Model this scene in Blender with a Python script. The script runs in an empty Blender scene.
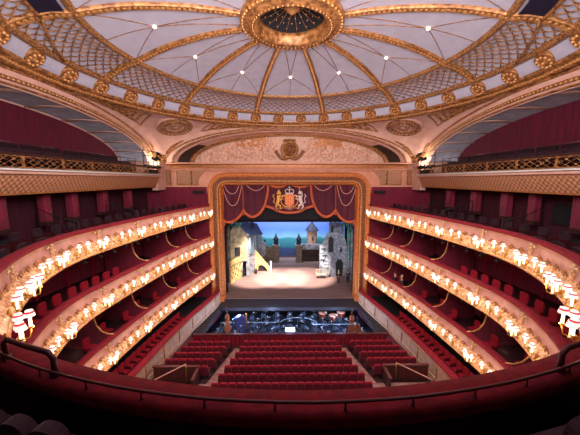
import bpy, math, random
from mathutils import Vector, Matrix, noise
random.seed(7)
PI = math.pi
SC = bpy.context.scene
COL = SC.collection
def R(a): return math.radians(a)

# ------------------------------------------------------------------ materials
M = {}
def srgb(c):
    out = []
    for v in c:
        v /= 255.0
        out.append(v / 12.92 if v <= 0.04045 else ((v + 0.055) / 1.055) ** 2.4)
    return (out[0], out[1], out[2], 1.0)

def mat(name, col, rough=0.6, metal=0.0, var=None, vscale=3.0, bump=0.0, bscale=20.0, emit=None, estr=0.0, sheen=0.0, spec=None, vstretch=(1, 1, 1)):
    m = bpy.data.materials.new(name); m.use_nodes = True
    nt = m.node_tree; b = nt.nodes['Principled BSDF']
    b.inputs['Base Color'].default_value = srgb(col)
    b.inputs['Roughness'].default_value = rough
    b.inputs['Metallic'].default_value = metal
    if spec is not None: b.inputs['Specular IOR Level'].default_value = spec
    if sheen: b.inputs['Sheen Weight'].default_value = sheen
    if var or bump:
        tc = nt.nodes.new('ShaderNodeTexCoord'); mp = nt.nodes.new('ShaderNodeMapping')
        mp.inputs['Scale'].default_value = vstretch
        nt.links.new(tc.outputs['Object'], mp.inputs['Vector'])
    if var:
        n = nt.nodes.new('ShaderNodeTexNoise'); n.inputs['Scale'].default_value = vscale; n.inputs['Detail'].default_value = 5
        r = nt.nodes.new('ShaderNodeValToRGB')
        r.color_ramp.elements[0].position = 0.38; r.color_ramp.elements[1].position = 0.62
        r.color_ramp.elements[0].color = srgb(var); r.color_ramp.elements[1].color = srgb(col)
        nt.links.new(mp.outputs['Vector'], n.inputs['Vector']); nt.links.new(n.outputs['Fac'], r.inputs['Fac'])
        nt.links.new(r.outputs['Color'], b.inputs['Base Color'])
    if bump:
        n2 = nt.nodes.new('ShaderNodeTexNoise'); n2.inputs['Scale'].default_value = bscale; n2.inputs['Detail'].default_value = 3
        bp = nt.nodes.new('ShaderNodeBump'); bp.inputs['Strength'].default_value = bump; bp.inputs['Distance'].default_value = 0.03
        nt.links.new(mp.outputs['Vector'], n2.inputs['Vector']); nt.links.new(n2.outputs['Fac'], bp.inputs['Height'])
        nt.links.new(bp.outputs['Normal'], b.inputs['Normal'])
    if emit:
        b.inputs['Emission Color'].default_value = srgb(emit); b.inputs['Emission Strength'].default_value = estr
    M[name] = m
    return m

def diamond(name, c_hi, c_lo, pitch, axes, thr=(0.35, 0.6)):
    """a raised diaper pattern of little bosses; axes = two weights turning the point into (u, v)"""
    m = mat(name, c_hi, 0.55, 0.25); nt = m.node_tree; b = nt.nodes['Principled BSDF']
    tc = nt.nodes.new('ShaderNodeTexCoord')
    def dot(w):
        d = nt.nodes.new('ShaderNodeVectorMath'); d.operation = 'DOT_PRODUCT'; d.inputs[1].default_value = w
        nt.links.new(tc.outputs['Object'], d.inputs[0]); return d.outputs['Value']
    def sine(w):
        s = nt.nodes.new('ShaderNodeMath'); s.operation = 'SINE'; nt.links.new(dot(w), s.inputs[0])
        a = nt.nodes.new('ShaderNodeMath'); a.operation = 'ABSOLUTE'; nt.links.new(s.outputs[0], a.inputs[0]); return a.outputs[0]
    k = PI / pitch
    u, v = Vector(axes[0]), Vector(axes[1])
    mu = nt.nodes.new('ShaderNodeMath'); mu.operation = 'MULTIPLY'
    nt.links.new(sine((u + v) * k), mu.inputs[0]); nt.links.new(sine((u - v) * k), mu.inputs[1])
    r = nt.nodes.new('ShaderNodeValToRGB')
    r.color_ramp.elements[0].position = thr[0]; r.color_ramp.elements[1].position = thr[1]
    r.color_ramp.elements[0].color = srgb(c_lo); r.color_ramp.elements[1].color = srgb(c_hi)
    nt.links.new(mu.outputs[0], r.inputs['Fac']); nt.links.new(r.outputs['Color'], b.inputs['Base Color'])
    bp = nt.nodes.new('ShaderNodeBump'); bp.inputs['Strength'].default_value = 0.6; bp.inputs['Distance'].default_value = 0.04
    nt.links.new(mu.outputs[0], bp.inputs['Height']); nt.links.new(bp.outputs['Normal'], b.inputs['Normal'])
    return m

mat('plaster', (222, 174, 156), 0.7, var=(214, 160, 140), vscale=1.5, bump=0.1, bscale=15)
mat('plaster_relief', (238, 190, 166), 0.7, var=(222, 168, 142), vscale=5)
mat('gold_ground', (196, 124, 70), 0.5, 0.2, var=(172, 102, 56), vscale=4)
mat('gold', (198, 134, 78), 0.42, 0.35, var=(122, 74, 38), vscale=5, bump=0.3, bscale=30)
mat('gold_bright', (234, 172, 108), 0.38, 0.25, var=(200, 130, 70), vscale=14, bump=0.2)
mat('gold_beads', (206, 144, 88), 0.42, 0.35, var=(92, 54, 30), vscale=14, bump=0.6, bscale=24)
mat('dome_grey', (188, 181, 196), 0.8, var=(181, 173, 188), vscale=2)
mat('soffit_grey', (196, 192, 204), 0.7, var=(176, 172, 186), vscale=2.5)
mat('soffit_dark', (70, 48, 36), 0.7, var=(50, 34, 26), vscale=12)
mat('oculus_dark', (16, 9, 18), 0.9)
mat('night_glass', (22, 20, 46), 0.4)
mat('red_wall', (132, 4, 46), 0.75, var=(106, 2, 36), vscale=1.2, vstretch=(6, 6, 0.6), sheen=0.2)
mat('red_velvet', (142, 4, 34), 0.85, var=(116, 2, 26), vscale=8)
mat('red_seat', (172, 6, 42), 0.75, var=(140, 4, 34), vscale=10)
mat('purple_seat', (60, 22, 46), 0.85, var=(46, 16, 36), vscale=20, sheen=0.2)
mat('parapet_velvet', (120, 10, 34), 0.9, var=(120, 6, 28), vscale=7)
mat('curtain_red', (92, 6, 38), 0.8, var=(58, 3, 26), vscale=2.0, vstretch=(7, 1, 0.3))
mat('fringe', (205, 96, 48), 0.7, var=(150, 58, 28), vscale=18)
mat('cord', (214, 150, 130), 0.6)
mat('black_drape', (22, 14, 20), 0.95)
mat('dark_floor', (24, 20, 28), 0.9)
mat('tier_carpet', (74, 8, 28), 0.95)
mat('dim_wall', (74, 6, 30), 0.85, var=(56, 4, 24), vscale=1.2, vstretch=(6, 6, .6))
mat('gold_warm_light', (220, 128, 60), 0.45, 0.25, var=(186, 98, 42), vscale=6, bump=.2)  # orange of the warm local lighting is put into the gold
mat('plaster_warm_light', (226, 160, 130), 0.7, var=(216, 144, 114), vscale=1.5)  # warm light on the front is tinted into the plaster
mat('dark_wood', (62, 30, 26), 0.5, var=(44, 20, 18), vscale=3)
mat('rail_wood', (86, 32, 40), 0.35)
mat('seat_wood', (66, 12, 18), 0.5)
mat('aisle_carpet', (172, 128, 118), 0.9, var=(140, 88, 84), vscale=3)
mat('stall_floor', (60, 20, 26), 0.9, var=(46, 14, 20), vscale=2)
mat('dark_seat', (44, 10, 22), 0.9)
mat('cream', (206, 150, 134), 0.5, var=(190, 132, 116), vscale=2)
mat('cream_gilt', (236, 198, 156), 0.45, 0.1, var=(176, 112, 56), vscale=9, bump=0.5, bscale=14)
mat('cream_wall', (196, 160, 138), 0.6, var=(180, 140, 116), vscale=3)
mat('brass', (190, 140, 60), 0.3, 0.7)
mat('steel', (150, 145, 150), 0.35, 0.8)
mat('black_metal', (24, 22, 26), 0.5, 0.2)
mat('candle', (250, 240, 220), 0.5, emit=(255, 225, 190), estr=2.2)
mat('shade_white', (255, 240, 232), 0.6, emit=(255, 232, 224), estr=1.1)
mat('shade_red', (220, 60, 70), 0.7, emit=(255, 50, 70), estr=0.7)
mat('dome_lamp', (255, 250, 240), 0.5, emit=(255, 240, 220), estr=9.0)
mat('stage_floor', (126, 98, 92), 0.85, var=(112, 86, 82), vscale=1.2, vstretch=(0.3, 2.5, 1))
mat('apron', (46, 40, 48), 0.7, var=(38, 32, 40), vscale=4)
mat('pit_floor', (40, 46, 66), 0.35, var=(20, 24, 38), vscale=2)
mat('stand_metal', (96, 108, 130), 0.3, 0.6)
mat('stand_glow', (210, 225, 255), 0.5, emit=(160, 195, 255), estr=1.2)
mat('paper', (224, 232, 245), 0.7)
mat('score_glow', (235, 240, 255), 0.6, emit=(225, 232, 255), estr=3.0)  # emission stands in for light falling on the score
mat('glint', (120, 140, 170), 0.4, emit=(170, 205, 255), estr=0.2)  # slight emission paints the shine on the pit rails
mat('stone_cream', (196, 180, 140), 0.85, var=(150, 134, 100), vscale=2.2)
mat('stone_yellow', (226, 200, 136), 0.85, var=(180, 140, 78), vscale=2.6)
mat('stone_grey', (150, 152, 160), 0.85, var=(104, 104, 116), vscale=2.2)
mat('stone_pale', (172, 178, 184), 0.85, var=(124, 128, 138), vscale=3)
mat('stone_brown', (130, 112, 92), 0.85, var=(92, 78, 64), vscale=3)
mat('slate', (104, 116, 136), 0.7, var=(76, 88, 112), vscale=3)
mat('slate_dark', (46, 46, 66), 0.7, var=(34, 34, 52), vscale=4)
mat('shutter_blue', (104, 140, 158), 0.7, var=(84, 118, 138), vscale=4)
mat('frame_white', (196, 200, 200), 0.7)
mat('window_dark', (40, 34, 36), 0.6)
mat('fence_brown', (64, 44, 38), 0.8)
mat('foliage_green', (96, 170, 140), 0.8, var=(52, 110, 96), vscale=3)
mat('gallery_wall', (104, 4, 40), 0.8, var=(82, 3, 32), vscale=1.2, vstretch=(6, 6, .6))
mat('seat_back_shade', (92, 4, 26), 0.8)  # darker red puts the shade on the seat backs into the colour
mat('bench_cream', (170, 160, 130), 0.6)
mat('skin', (205, 150, 120), 0.6)
mat('suit_black', (24, 22, 28), 0.8)
mat('suit_brown', (70, 46, 44), 0.8)
mat('hair_brown', (50, 34, 26), 0.7)
mat('hair_grey', (190, 180, 170), 0.7)
mat('arms_gold', (226, 166, 74), 0.5, 0.1)
mat('arms_silver', (222, 196, 190), 0.5)
mat('arms_orange', (224, 112, 66), 0.6)
mat('arms_brown', (150, 80, 52), 0.6, var=(110, 54, 40), vscale=8)
mat('copper', (196, 96, 60), 0.35, 0.6)
mat('violin_wood', (130, 66, 36), 0.35)
mat('blue_cloth', (56, 64, 130), 0.8)
mat('white_paint', (225, 220, 214), 0.5)
mat('canvas_red', (170, 40, 48), 0.8)
diamond('boss_gallery', (216, 152, 112), (140, 80, 50), 0.25, ((0, 1, 0), (0, 0, 1.0)), (.04, .26))
diamond('boss_panel', (206, 150, 118), (140, 84, 56), 0.22, ((1, 0, 0), (0, 0, 1)), (.15, .5))

# ------------------------------------------------------------------ mesh builder
class MB:
    def __init__(s): s.v = []; s.f = []; s.mi = []; s.sm = []
    def add(s, vs, fs, mi=0, smooth=False, T=None):
        o = len(s.v)
        for p in vs:
            p = Vector(p)
            if T is not None: p = T @ p
            s.v.append(p)
        for f in fs: s.f.append([i + o for i in f]); s.mi.append(mi); s.sm.append(smooth)
        return s
    def box(s, c, d, mi=0, T=None, taper=1.0):
        x, y, z = c; a, b, h = d[0] / 2, d[1] / 2, d[2] / 2; t = taper
        vs = [(x - a, y - b, z - h), (x + a, y - b, z - h), (x + a, y + b, z - h), (x - a, y + b, z - h),
              (x - a * t, y - b * t, z + h), (x + a * t, y - b * t, z + h), (x + a * t, y + b * t, z + h), (x - a * t, y + b * t, z + h)]
        return s.add(vs, [(0, 3, 2, 1), (4, 5, 6, 7), (0, 1, 5, 4), (1, 2, 6, 5), (2, 3, 7, 6), (3, 0, 4, 7)], mi, False, T)
    def rbox(s, c, d, r=0.03, mi=0, T=None, n=3):
        """box with rounded vertical-plane outline (rounded in x and z), depth along y"""
        x, y, z = c; a, b, h = d[0] / 2, d[1] / 2, d[2] / 2; r = min(r, a * .98, h * .98)
        pts = []
        for (sx, sz, a0) in ((1, -1, -90), (1, 1, 0), (-1, 1, 90), (-1, -1, 180)):
            for k in range(n + 1):
                t = R(a0 + 90 * k / n); pts.append((x + sx * (a - r) + r * math.cos(t), z + sz * (h - r) + r * math.sin(t)))
        return s.prism(pts, y - b, y + b, mi, T)
    def prism(s, pts, y0, y1, mi=0, T=None):
        """polygon in the xz plane extruded along y"""
        n = len(pts); vs = [(p[0], y0, p[1]) for p in pts] + [(p[0], y1, p[1]) for p in pts]
        fs = [tuple(range(n)), tuple(range(2 * n - 1, n - 1, -1))] + [((i + 1) % n, i, i + n, (i + 1) % n + n) for i in range(n)]
        return s.add(vs, fs, mi, False, T)
    def prismz(s, pts, z0, z1, mi=0, T=None):
        n = len(pts); vs = [(p[0], p[1], z0) for p in pts] + [(p[0], p[1], z1) for p in pts]
        fs = [tuple(range(n - 1, -1, -1)), tuple(range(n, 2 * n))] + [(i, (i + 1) % n, (i + 1) % n + n, i + n) for i in range(n)]
        return s.add(vs, fs, mi, False, T)
    def tube(s, pts, r, n=6, mi=0, closed=False, T=None, flat=1.0):
        pts = [Vector(p) for p in pts]; N = len(pts); vs = []; fs = []
        ref = None
        for i, p in enumerate(pts):
            if closed: t = pts[(i + 1) % N] - pts[i - 1]
            else: t = pts[min(i + 1, N - 1)] - pts[max(i - 1, 0)]
            t.normalize()
            if ref is None:
                ref = Vector((0, 0, 1)) if abs(t.z) < 0.9 else Vector((1, 0, 0))
            a = (ref - t * ref.dot(t)).normalized(); ref = a; b = t.cross(a)
            rr = r[i] if isinstance(r, (list, tuple)) else r
            for k in range(n):
                an = 2 * PI * k / n
                vs.append(p + a * (rr * math.cos(an)) + b * (rr * flat * math.sin(an)))
        m = N if closed else N - 1
        for i in range(m):
            for k in range(n):
                j = (i + 1) % N
                fs.append((i * n + k, i * n + (k + 1) % n, j * n + (k + 1) % n, j * n + k))
        if not closed: fs += [tuple(range(n - 1, -1, -1)), tuple(range((N - 1) * n, N * n))]
        return s.add(vs, fs, mi, True, T)
    def lathe(s, prof, n=16, mi=0, T=None, a0=0.0, a1=360.0, smooth=True):
        full = abs(a1 - a0 - 360) < 1e-6; m = n if full else n + 1; vs = []; fs = []
        for (r, z) in prof:
            for k in range(m):
                a = R(a0 + (a1 - a0) * k / n); vs.append((r * math.cos(a), r * math.sin(a), z))
        for i in range(len(prof) - 1):
            for k in range(n):
                j = (k + 1) % m
                fs.append((i * m + k, i * m + j, (i + 1) * m + j, (i + 1) * m + k))
        return s.add(vs, fs, mi, smooth, T)
    def ball(s, c, r, mi=0, n=8, T=None):
        if not isinstance(r, (tuple, list)): r = (r, r, r)
        vs = []; fs = []; h = max(4, n // 2 + 1)
        for i in range(h + 1):
            t = PI * i / h
            for k in range(n):
                a = 2 * PI * k / n
                vs.append((c[0] + r[0] * math.sin(t) * math.cos(a), c[1] + r[1] * math.sin(t) * math.sin(a), c[2] + r[2] * math.cos(t)))
        for i in range(h):
            for k in range(n): fs.append((i * n + k, (i + 1) * n + k, (i + 1) * n + (k + 1) % n, i * n + (k + 1) % n))
        return s.add(vs, fs, mi, True, T)
    def grid(s, rows, mi=0, smooth=True, T=None, closed=False):
        n = len(rows[0]); vs = [p for r in rows for p in r]; fs = []
        for i in range(len(rows) - 1 + (1 if closed else 0)):
            j = (i + 1) % len(rows)
            for k in range(n - 1): fs.append((i * n + k, i * n + k + 1, j * n + k + 1, j * n + k))
        return s.add(vs, fs, mi, smooth, T)
    def build(s, name, mats, parent=None, loc=None, smooth=None):
        me = bpy.data.meshes.new(name)
        me.from_pydata([tuple(v) for v in s.v], [], s.f)
        if not isinstance(mats, (list, tuple)): mats = [mats]
        for m in mats: me.materials.append(M[m])
        me.polygons.foreach_set('material_index', s.mi)
        me.polygons.foreach_set('use_smooth', s.sm if smooth is None else [smooth] * len(s.f))
        me.validate(); me.update()
        o = bpy.data.objects.new(name, me); COL.objects.link(o)
        if parent: o.parent = parent
        if loc: o.location = loc
        return o

def tag(o, label=None, cat=None, group=None, kind=None):
    if label: o['label'] = label
    if cat: o['category'] = cat
    if group: o['group'] = group
    if kind: o['kind'] = kind
    return o
def empty(name, loc=(0, 0, 0), rz=0.0, **k):
    o = bpy.data.objects.new(name, None); COL.objects.link(o)
    o.location = loc; o.rotation_euler = (0, 0, rz); o.empty_display_size = 0.1
    return tag(o, **k)
KIDS = {}
def copy_tree(o, parent=None):
    c = o.copy(); COL.objects.link(c)
    if parent is not None: c.parent = parent
    for ch in list(o.children): copy_tree(ch, c)
    return c
ORD = ['zeroth', 'first', 'second', 'third', 'fourth', 'fifth', 'sixth', 'seventh', 'eighth', 'ninth', 'tenth', 'eleventh', 'twelfth', 'thirteenth',
       'fourteenth', 'fifteenth', 'sixteenth', 'seventeenth', 'eighteenth', 'nineteenth', 'twentieth', 'twenty-first', 'twenty-second', 'twenty-third']
def structure(o): o['kind'] = 'structure'; return o

# ------------------------------------------------------------------ camera
CAM = Vector((-0.25, 0.0, 11.4))
cd = bpy.data.cameras.new('camera'); cam = bpy.data.objects.new('camera', cd); COL.objects.link(cam)
cam.location = CAM; cd.sensor_width = 36.0; cd.lens = 36.0 * 280.0 / 580.0; cd.clip_start = 0.05; cd.clip_end = 200
cam.rotation_euler = (PI / 2 - 0.134, 0, -0.0114)
SC.camera = cam
def to_px(p):
    d = Vector(p) - CAM; c, s_ = math.cos(0.0114), math.sin(0.0114)
    x, y, z = c * d.x - s_ * d.y, s_ * d.x + c * d.y, d.z
    w = y * math.cos(.134) - z * math.sin(.134)
    if w <= 0.05: return None
    return 290 + 280 * x / w, 217.5 - 280 * (y * math.sin(.134) + z * math.cos(.134)) / w
def in_view(p, m=6):
    q = to_px(p)
    return q is not None and -m < q[0] < 580 + m and -m < q[1] < 435 + m
# ------------------------------------------------------------------ dome
DC = Vector((0, 13.5, 0))
dome = empty('ceiling', (0, 13.5, 0), kind='structure', label='shallow round grey domed ceiling with gold ribs over the auditorium')
TURN = Matrix.Rotation(PI / 2, 4, 'Z')      # angle 0 of a lathe points to the stage (+y)
prof = [(2.15, 18.42), (3.2, 18.42), (4.4, 18.36), (5.4, 18.25), (6.3, 18.12), (7.2, 17.92), (8.0, 17.68), (8.34, 17.55),
        (9.0, 17.46), (9.7, 17.24), (10.2, 17.0), (10.45, 16.82), (10.62, 16.75), (10.75, 16.5), (10.9, 16.3), (11.05, 16.2)]
MB().lathe(prof, 96).build('dome_shell', 'dome_grey', dome)
def zdome(r):
    for (a, b), (c, d) in zip(prof, prof[1:]):
        if a <= r <= c: return b + (d - b) * (r - a) / (c - a)
    return prof[-1][1] if r > 10 else prof[0][1]
def pol(r, deg, dz=0.0):                     # degrees measured from the stage direction, positive to the left
    a = R(deg); return Vector((-r * math.sin(a), r * math.cos(a), zdome(r) + dz))
# ribs: a gold bar with two raised edges and a row of beads
rib = None
for i in range(12):
    if i == 0:
        mb = MB(); rs = [2.3, 3.2, 4.4, 5.4, 6.3, 7.2, 8.0, 8.34, 9.0, 9.7, 10.2, 10.5]
        rows = []
        for r in rs:
            w = 0.10 + 0.009 * r
            rows.append([(x, r, zdome(r) + z) for x, z in ((-w, .02), (-w, -.12), (-w * .75, -.16), (-w * .5, -.09), (w * .5, -.09), (w * .75, -.16), (w, -.12), (w, .02))])
        mb.grid(rows, 0, True)
        for k in range(40):
            r = 2.5 + k * .2; mb.box((0, r, zdome(r) - .12), (.1, .1, .08), 1)
        rib = mb.build('rib', ['gold', 'gold_bright'], dome)
    else:
        rib = copy_tree(rib); 
    rib.rotation_euler = (0, 0, R(15 + 30 * i))
# lattice cell, one per bay between ribs
NR, NC = 8, 10
def lattice_cell(mb, a0, a1, skip=None):
    r0, r1 = 8.55, 10.3
    def P(i, j):   # i row 0..NR, j half columns
        r = r0 + (r1 - r0) * i / NR; a = a0 + (a1 - a0) * j / (2 * NC)
        return pol(r, a, -.07)
    for i in range(NR):
        mid = i % 2
        for j in range(NC + 1):
            jb = 2 * j + mid
            for dj in (-1, 1):
                j2 = jb + dj
                if 0 <= j2 <= 2 * NC and 0 <= jb <= 2 * NC:
                    if skip and skip(P(i, jb), P(i + 1, j2)): continue
                    p, q = P(i, jb), P(i + 1, j2); m_ = (p + q) / 2 + Vector((0, 0, -.03))
                    mb.tube([p, m_, q], .024, 4, 0)
                    mb.ball(q, .04, 1, 4)
for c_ in range(12):
    a0 = -15 + 30 * c_ + 1.0; a1 = a0 + 28.0
    mb = MB()
    if c_ == 0:
        lattice_cell(mb, a0, a1); cell0 = mb.build('lattice_panel', ['gold', 'gold_bright'], dome)
    elif c_ in (4, 8):
        lo, hi = (105, 117) if c_ == 4 else (243, 255)
        def skip(p, q):
            m_ = (p + q) / 2; a = math.degrees(math.atan2(-m_.x, m_.y)) % 360; r = math.hypot(m_.x, m_.y)
            return lo < a < hi and r < 9.5
        lattice_cell(mb, a0, a1, skip); mb.build('lattice_panel', ['gold', 'gold_bright'], dome)
        mb = MB(); rows = [[pol(r, lo + (hi - lo) * k / 6, -.1) for k in range(7)] for r in (8.6, 9.0, 9.45)]
        mb.grid(rows); mb.build('dark_opening', 'night_glass', dome)
        e_ = MB(); e_.tube([pol(9.45, lo + (hi - lo) * k / 6, -.12) for k in range(7)], .07, 5)
        s_ = 1 if c_ == 4 else -1; base = 105 if c_ == 4 else 255
        e_.tube([pol(9.4 + .2 * k, base - s_ * 3.2 * k, -.12) for k in range(6)], .06, 5)
        e_.build('opening_edge', 'gold', dome)
    else:
        o = copy_tree(cell0); o.rotation_euler = (0, 0, R(30 * c_))
def ringsweep(name, cs, mname, n=120, close=True):
    """cross-section cs [(r, z)] swept round the dome axis"""
    mb = MB(); mb.lathe(cs + ([cs[0]] if close else []), n); return mb.build(name, mname, dome)
ringsweep('lattice_inner_ring', [(8.25, 17.62), (8.24, 17.46), (8.34, 17.40), (8.43, 17.42), (8.5, 17.44), (8.52, 17.6)], 'gold_beads')
ringsweep('lattice_outer_ring', [(10.34, 17.0), (10.33, 16.8), (10.42, 16.72), (10.5, 16.7), (10.6, 16.7), (10.62, 16.8)], 'gold_beads')
ringsweep('cornice', [(11.0, 16.35), (10.95, 16.18), (11.08, 16.10), (11.2, 16.12), (11.24, 15.98), (11.36, 15.92), (11.5, 15.9), (11.55, 16.3)], 'gold')
mb = MB()
for k in range(400):
    a = 2 * PI * k / 400; T = Matrix.Rotation(a, 4, 'Z'); mb.box((0, 11.2, 15.99), (.08, .12, .08), 0, T)
mb.build('dentil_band', 'gold_bright', dome)
# rosettes in the frieze
def rosette_mb():
    mb = MB(); mb.lathe([(0, -.12), (.12, -.14), (.16, -.06), (.24, -.09), (.3, -.12), (.36, -.05), (.41, -.07), (.43, 0), (.43, .12)], 20)
    for k in range(10):
        a = 2 * PI * k / 10; mb.ball((.28 * math.cos(a), .28 * math.sin(a), -.11), (.075, .075, .06), 1, 6)
    mb.ball((0, 0, -.15), .07, 1, 6)
    return mb
ros = None
for i in range(36):
    if i == 0: ros = rosette_mb().build('rosette', ['gold', 'gold_bright'], dome)
    else: ros = copy_tree(ros)
    a = 5 + 10 * i
    ros.location = pol(10.8, a); ros.location.z = 16.42
    ros.rotation_euler = (R(-38), 0, R(a))
# oculus
ringsweep('oculus_ring', [(2.28, 18.5), (2.3, 18.25), (2.12, 18.12), (2.02, 18.2), (1.92, 18.1), (1.8, 18.14), (1.72, 18.04), (1.66, 18.1), (1.6, 18.08), (1.56, 18.12), (1.52, 18.3), (1.45, 18.4), (1.43, 18.62), (2.2, 18.66)], 'gold', 64)
mb = MB()
for k in range(56):
    a = 2 * PI * k / 56
    mb.ball((2.2 * math.cos(a), 2.2 * math.sin(a), 18.16), .055, 0, 4); mb.ball((1.76 * math.cos(a), 1.76 * math.sin(a), 18.04), .04, 0, 4)
mb.build('bead_ring', 'gold_bright', dome)
mb = MB(); mb.lathe([(0, 19.15), (.7, 19.0), (1.2, 18.78), (1.45, 18.58)], 32); mb.build('oculus_back', 'oculus_dark', dome)
mb = MB()
for ring, (r, z) in enumerate(((.5, 19.0), (.78, 18.9), (1.02, 18.8), (1.24, 18.68))):
    for k in range(16):
        a = 2 * PI * (k + ring * .5) / 16; mb.ball((r * math.cos(a), r * math.sin(a), z), .032, 0, 4)
for k in range(16):
    a = 2 * PI * k / 16; mb.tube([(.3 * math.cos(a), .3 * math.sin(a), 19.02), (1.38 * math.cos(a + .2), 1.38 * math.sin(a + .2), 18.56)], .007, 3)
mb.build('oculus_grille', 'gold_bright', dome)
mb = MB(); mb.lathe([(0, 18.66), (.08, 18.67), (.16, 18.76), (.26, 18.8), (.32, 18.9), (.32, 19.02), (0, 19.1)], 16)
for k in range(10):
    a = 2 * PI * k / 10; mb.ball((.33 * math.cos(a), .33 * math.sin(a), 18.9), .045, 0, 5)
mb.build('oculus_boss', 'gold_bright', dome)
# web lines and the twelve little lamps
for i in range(12):
    a = 30 * i
    w = MB(); c_ = pol(6.1, a, -.05)
    def line(p, q, n=7):
        pts = []
        for k in range(n + 1):
            m_ = p.lerp(q, k / n); r = math.hypot(m_.x, m_.y); m_.z = zdome(min(max(r, 2.2), 8.3)) - .03; pts.append(m_)
        w.tube(pts, .016, 4)
    line(c_, pol(2.35, a - 9)); line(c_, pol(2.35, a + 9))
    line(c_, pol(8.25, a - 14)); line(c_, pol(8.25, a + 14)); line(c_, pol(8.25, a))
    w.build('web_line', 'gold', dome)
    l = MB(); l.lathe([(0, -.03), (.06, -.025), (.07, .02), (.07, .06)], 10); l.build('ceiling_lamp', 'dome_lamp', dome, c_)
# fine hanging wires with hooks
for x, y, zl in ((-1.9, 8.2, 16.6), (1.9, 8.2, 16.7)):
    MB().tube([(x, y - 2.2, 18.1), (x, y - 2.2, zl)], .008, 3).ball((x, y - 2.2, zl), (.03, .03, .07), 0, 5).build('hanging_wire', 'black_metal', dome)

# ------------------------------------------------------------------ pendentives and arches
HX, HY0, HY1, ZSP, ARB = 11.5, 2.4, 24.9, 12.9, 3.0
CY = 13.5
def front_arch_z(x): t = min(1, abs(x) / 10.75); return ZSP + ARB * math.sqrt(max(0, 1 - t ** 2))
def side_arch_z(y): t = min(1, abs(y - 13.6) / 10.8); return ZSP + ARB * math.sqrt(max(0, 1 - t ** 2))
def outer_pt(deg):     # square edge point of the pendentive for a direction 0..180 (left side positive)
    if deg <= 45: x = 11.5 * math.tan(R(deg)); return Vector((-min(x, 11.5), HY1, front_arch_z(x)))
    a = deg - 90; y = CY + 11.2 * math.tan(R(-a))
    y = min(max(y, HY0), HY1)
    return Vector((-HX, y, side_arch_z(y)))
def pend_pt(deg, t, lift=0.0):
    i = Vector((-11.42 * math.sin(R(deg)), CY + 11.42 * math.cos(R(deg)), 15.97)); o = outer_pt(deg)
    if o.z > 15.93: o.z = 15.93
    s_, c_ = math.sin(t * PI / 2), math.cos(t * PI / 2)
    return Vector((i.x + (o.x - i.x) * s_, i.y + (o.y - i.y) * s_, o.z + (i.z - o.z) * c_ - lift))
for sx, nm in ((1, 'wall_left_vault'), (-1, 'wall_right_vault')):
    mb = MB(); rows = []
    for d in range(0, 136, 3):
        rows.append([(sx * p.x, p.y, p.z) for p in (pend_pt(d, k / 10) for k in range(11))])
    mb.grid(rows); structure(mb.build(nm, 'plaster'))
for sx, side in ((1, 'left'), (-1, 'right')):
    def pm(deg, t, l=.03):
        p = pend_pt(deg, t, l); return Vector((sx * p.x, p.y, p.z))
    # oval medallion lying on the pendentive
    e = empty('medallion', (0, 0, 0), label=f'round gilded plaster medallion in the {side} corner of the vault', cat='medallion', kind='thing')
    md = MB(); rows = []
    c0, t0, MR = 44.0, .37, 1.32
    MC = Vector((sx * -9.1, 23.1, 15.62)); e1 = Vector((sx * -1, -1, 0)).normalized(); e2 = (Vector((sx * -1, 1, 0)).normalized() * math.cos(R(20)) + Vector((0, 0, -1)) * math.sin(R(20)))
    en = Vector((sx * 1, -1, 0)).normalized() * math.sin(R(20)) + Vector((0, 0, -1)) * math.cos(R(20))
    def mp(rr, a, l): return MC + e1 * (1.42 * rr * math.cos(a)) + e2 * (1.42 * rr * math.sin(a)) + en * l
    for rr, l in ((0, .12), (.18, .13), (.22, .05), (.45, .04), (.5, .1), (.62, .12), (.68, .05), (.84, .05), (.88, .12), (.98, .12), (1.02, .0), (1.02, -.35)):
        rows.append([mp(rr, 2 * PI * k / 32, l) for k in range(33)])
    md.grid(rows); b = md
    for k in range(24): b.ball(mp(.76, 2 * PI * k / 24, .1), (.1, .1, .06), 1, 5)
    for k in range(10): b.ball(mp(.33, 2 * PI * k / 10, .1), (.08, .08, .05), 1, 5)
    for rr_ in (.2, .5, .62, .9):
        b.tube([mp(rr_, 2 * PI * k / 32, .13) for k in range(32)], .05, 5, 1, True)
    for k in range(20): b.tube([mp(.52, 2 * PI * k / 20, .1), mp(.6, 2 * PI * k / 20 + .1, .12), mp(.86, 2 * PI * k / 20, .1)], .03, 4, 1)
    b.build('medallion_disc', ['plaster', 'gold'], e)
    # gilded triangles left and right of it and below
    for nm2, pts in (('front_spandrel', [(8, .25), (32, .14), (34, .62), (22, .5)]), ('side_spandrel', [(54, .14), (80, .22), (66, .5), (53, .62)]), ('foot_spandrel', [(38.5, .86), (48, .86), (43.5, .985)])):
        poly = [pm(a, t, .04) for a, t in pts]
        fr = MB(); n = len(poly)
        for k in range(n):
            seg = [pm(pts[k][0] + (pts[(k + 1) % n][0] - pts[k][0]) * q / 8, pts[k][1] + (pts[(k + 1) % n][1] - pts[k][1]) * q / 8, .05) for q in range(9)]
            fr.tube(seg, .045, 4)
        cx = sum(p[0] for p in pts) / n; ct = sum(p[1] for p in pts) / n
        for g in (.75, .5, .25):
            for k in range(n):
                a1, t1 = pts[k]; a2, t2 = pts[(k + 1) % n]
                for q in range(7):
                    a = a1 + (a2 - a1) * q / 7; t = t1 + (t2 - t1) * q / 7
                    fr.ball(pm(cx + (a - cx) * g, ct + (t - ct) * g, .04), (.13, .13, .05), 0, 5)
        fr.build(nm2, 'gold', e)

def arch_curve(a, b, zc, n=40, lo=0.0, hi=PI):
    return [(a * math.cos(lo + (hi - lo) * k / n), zc + b * math.sin(lo + (hi - lo) * k / n)) for k in range(n + 1)]
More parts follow.
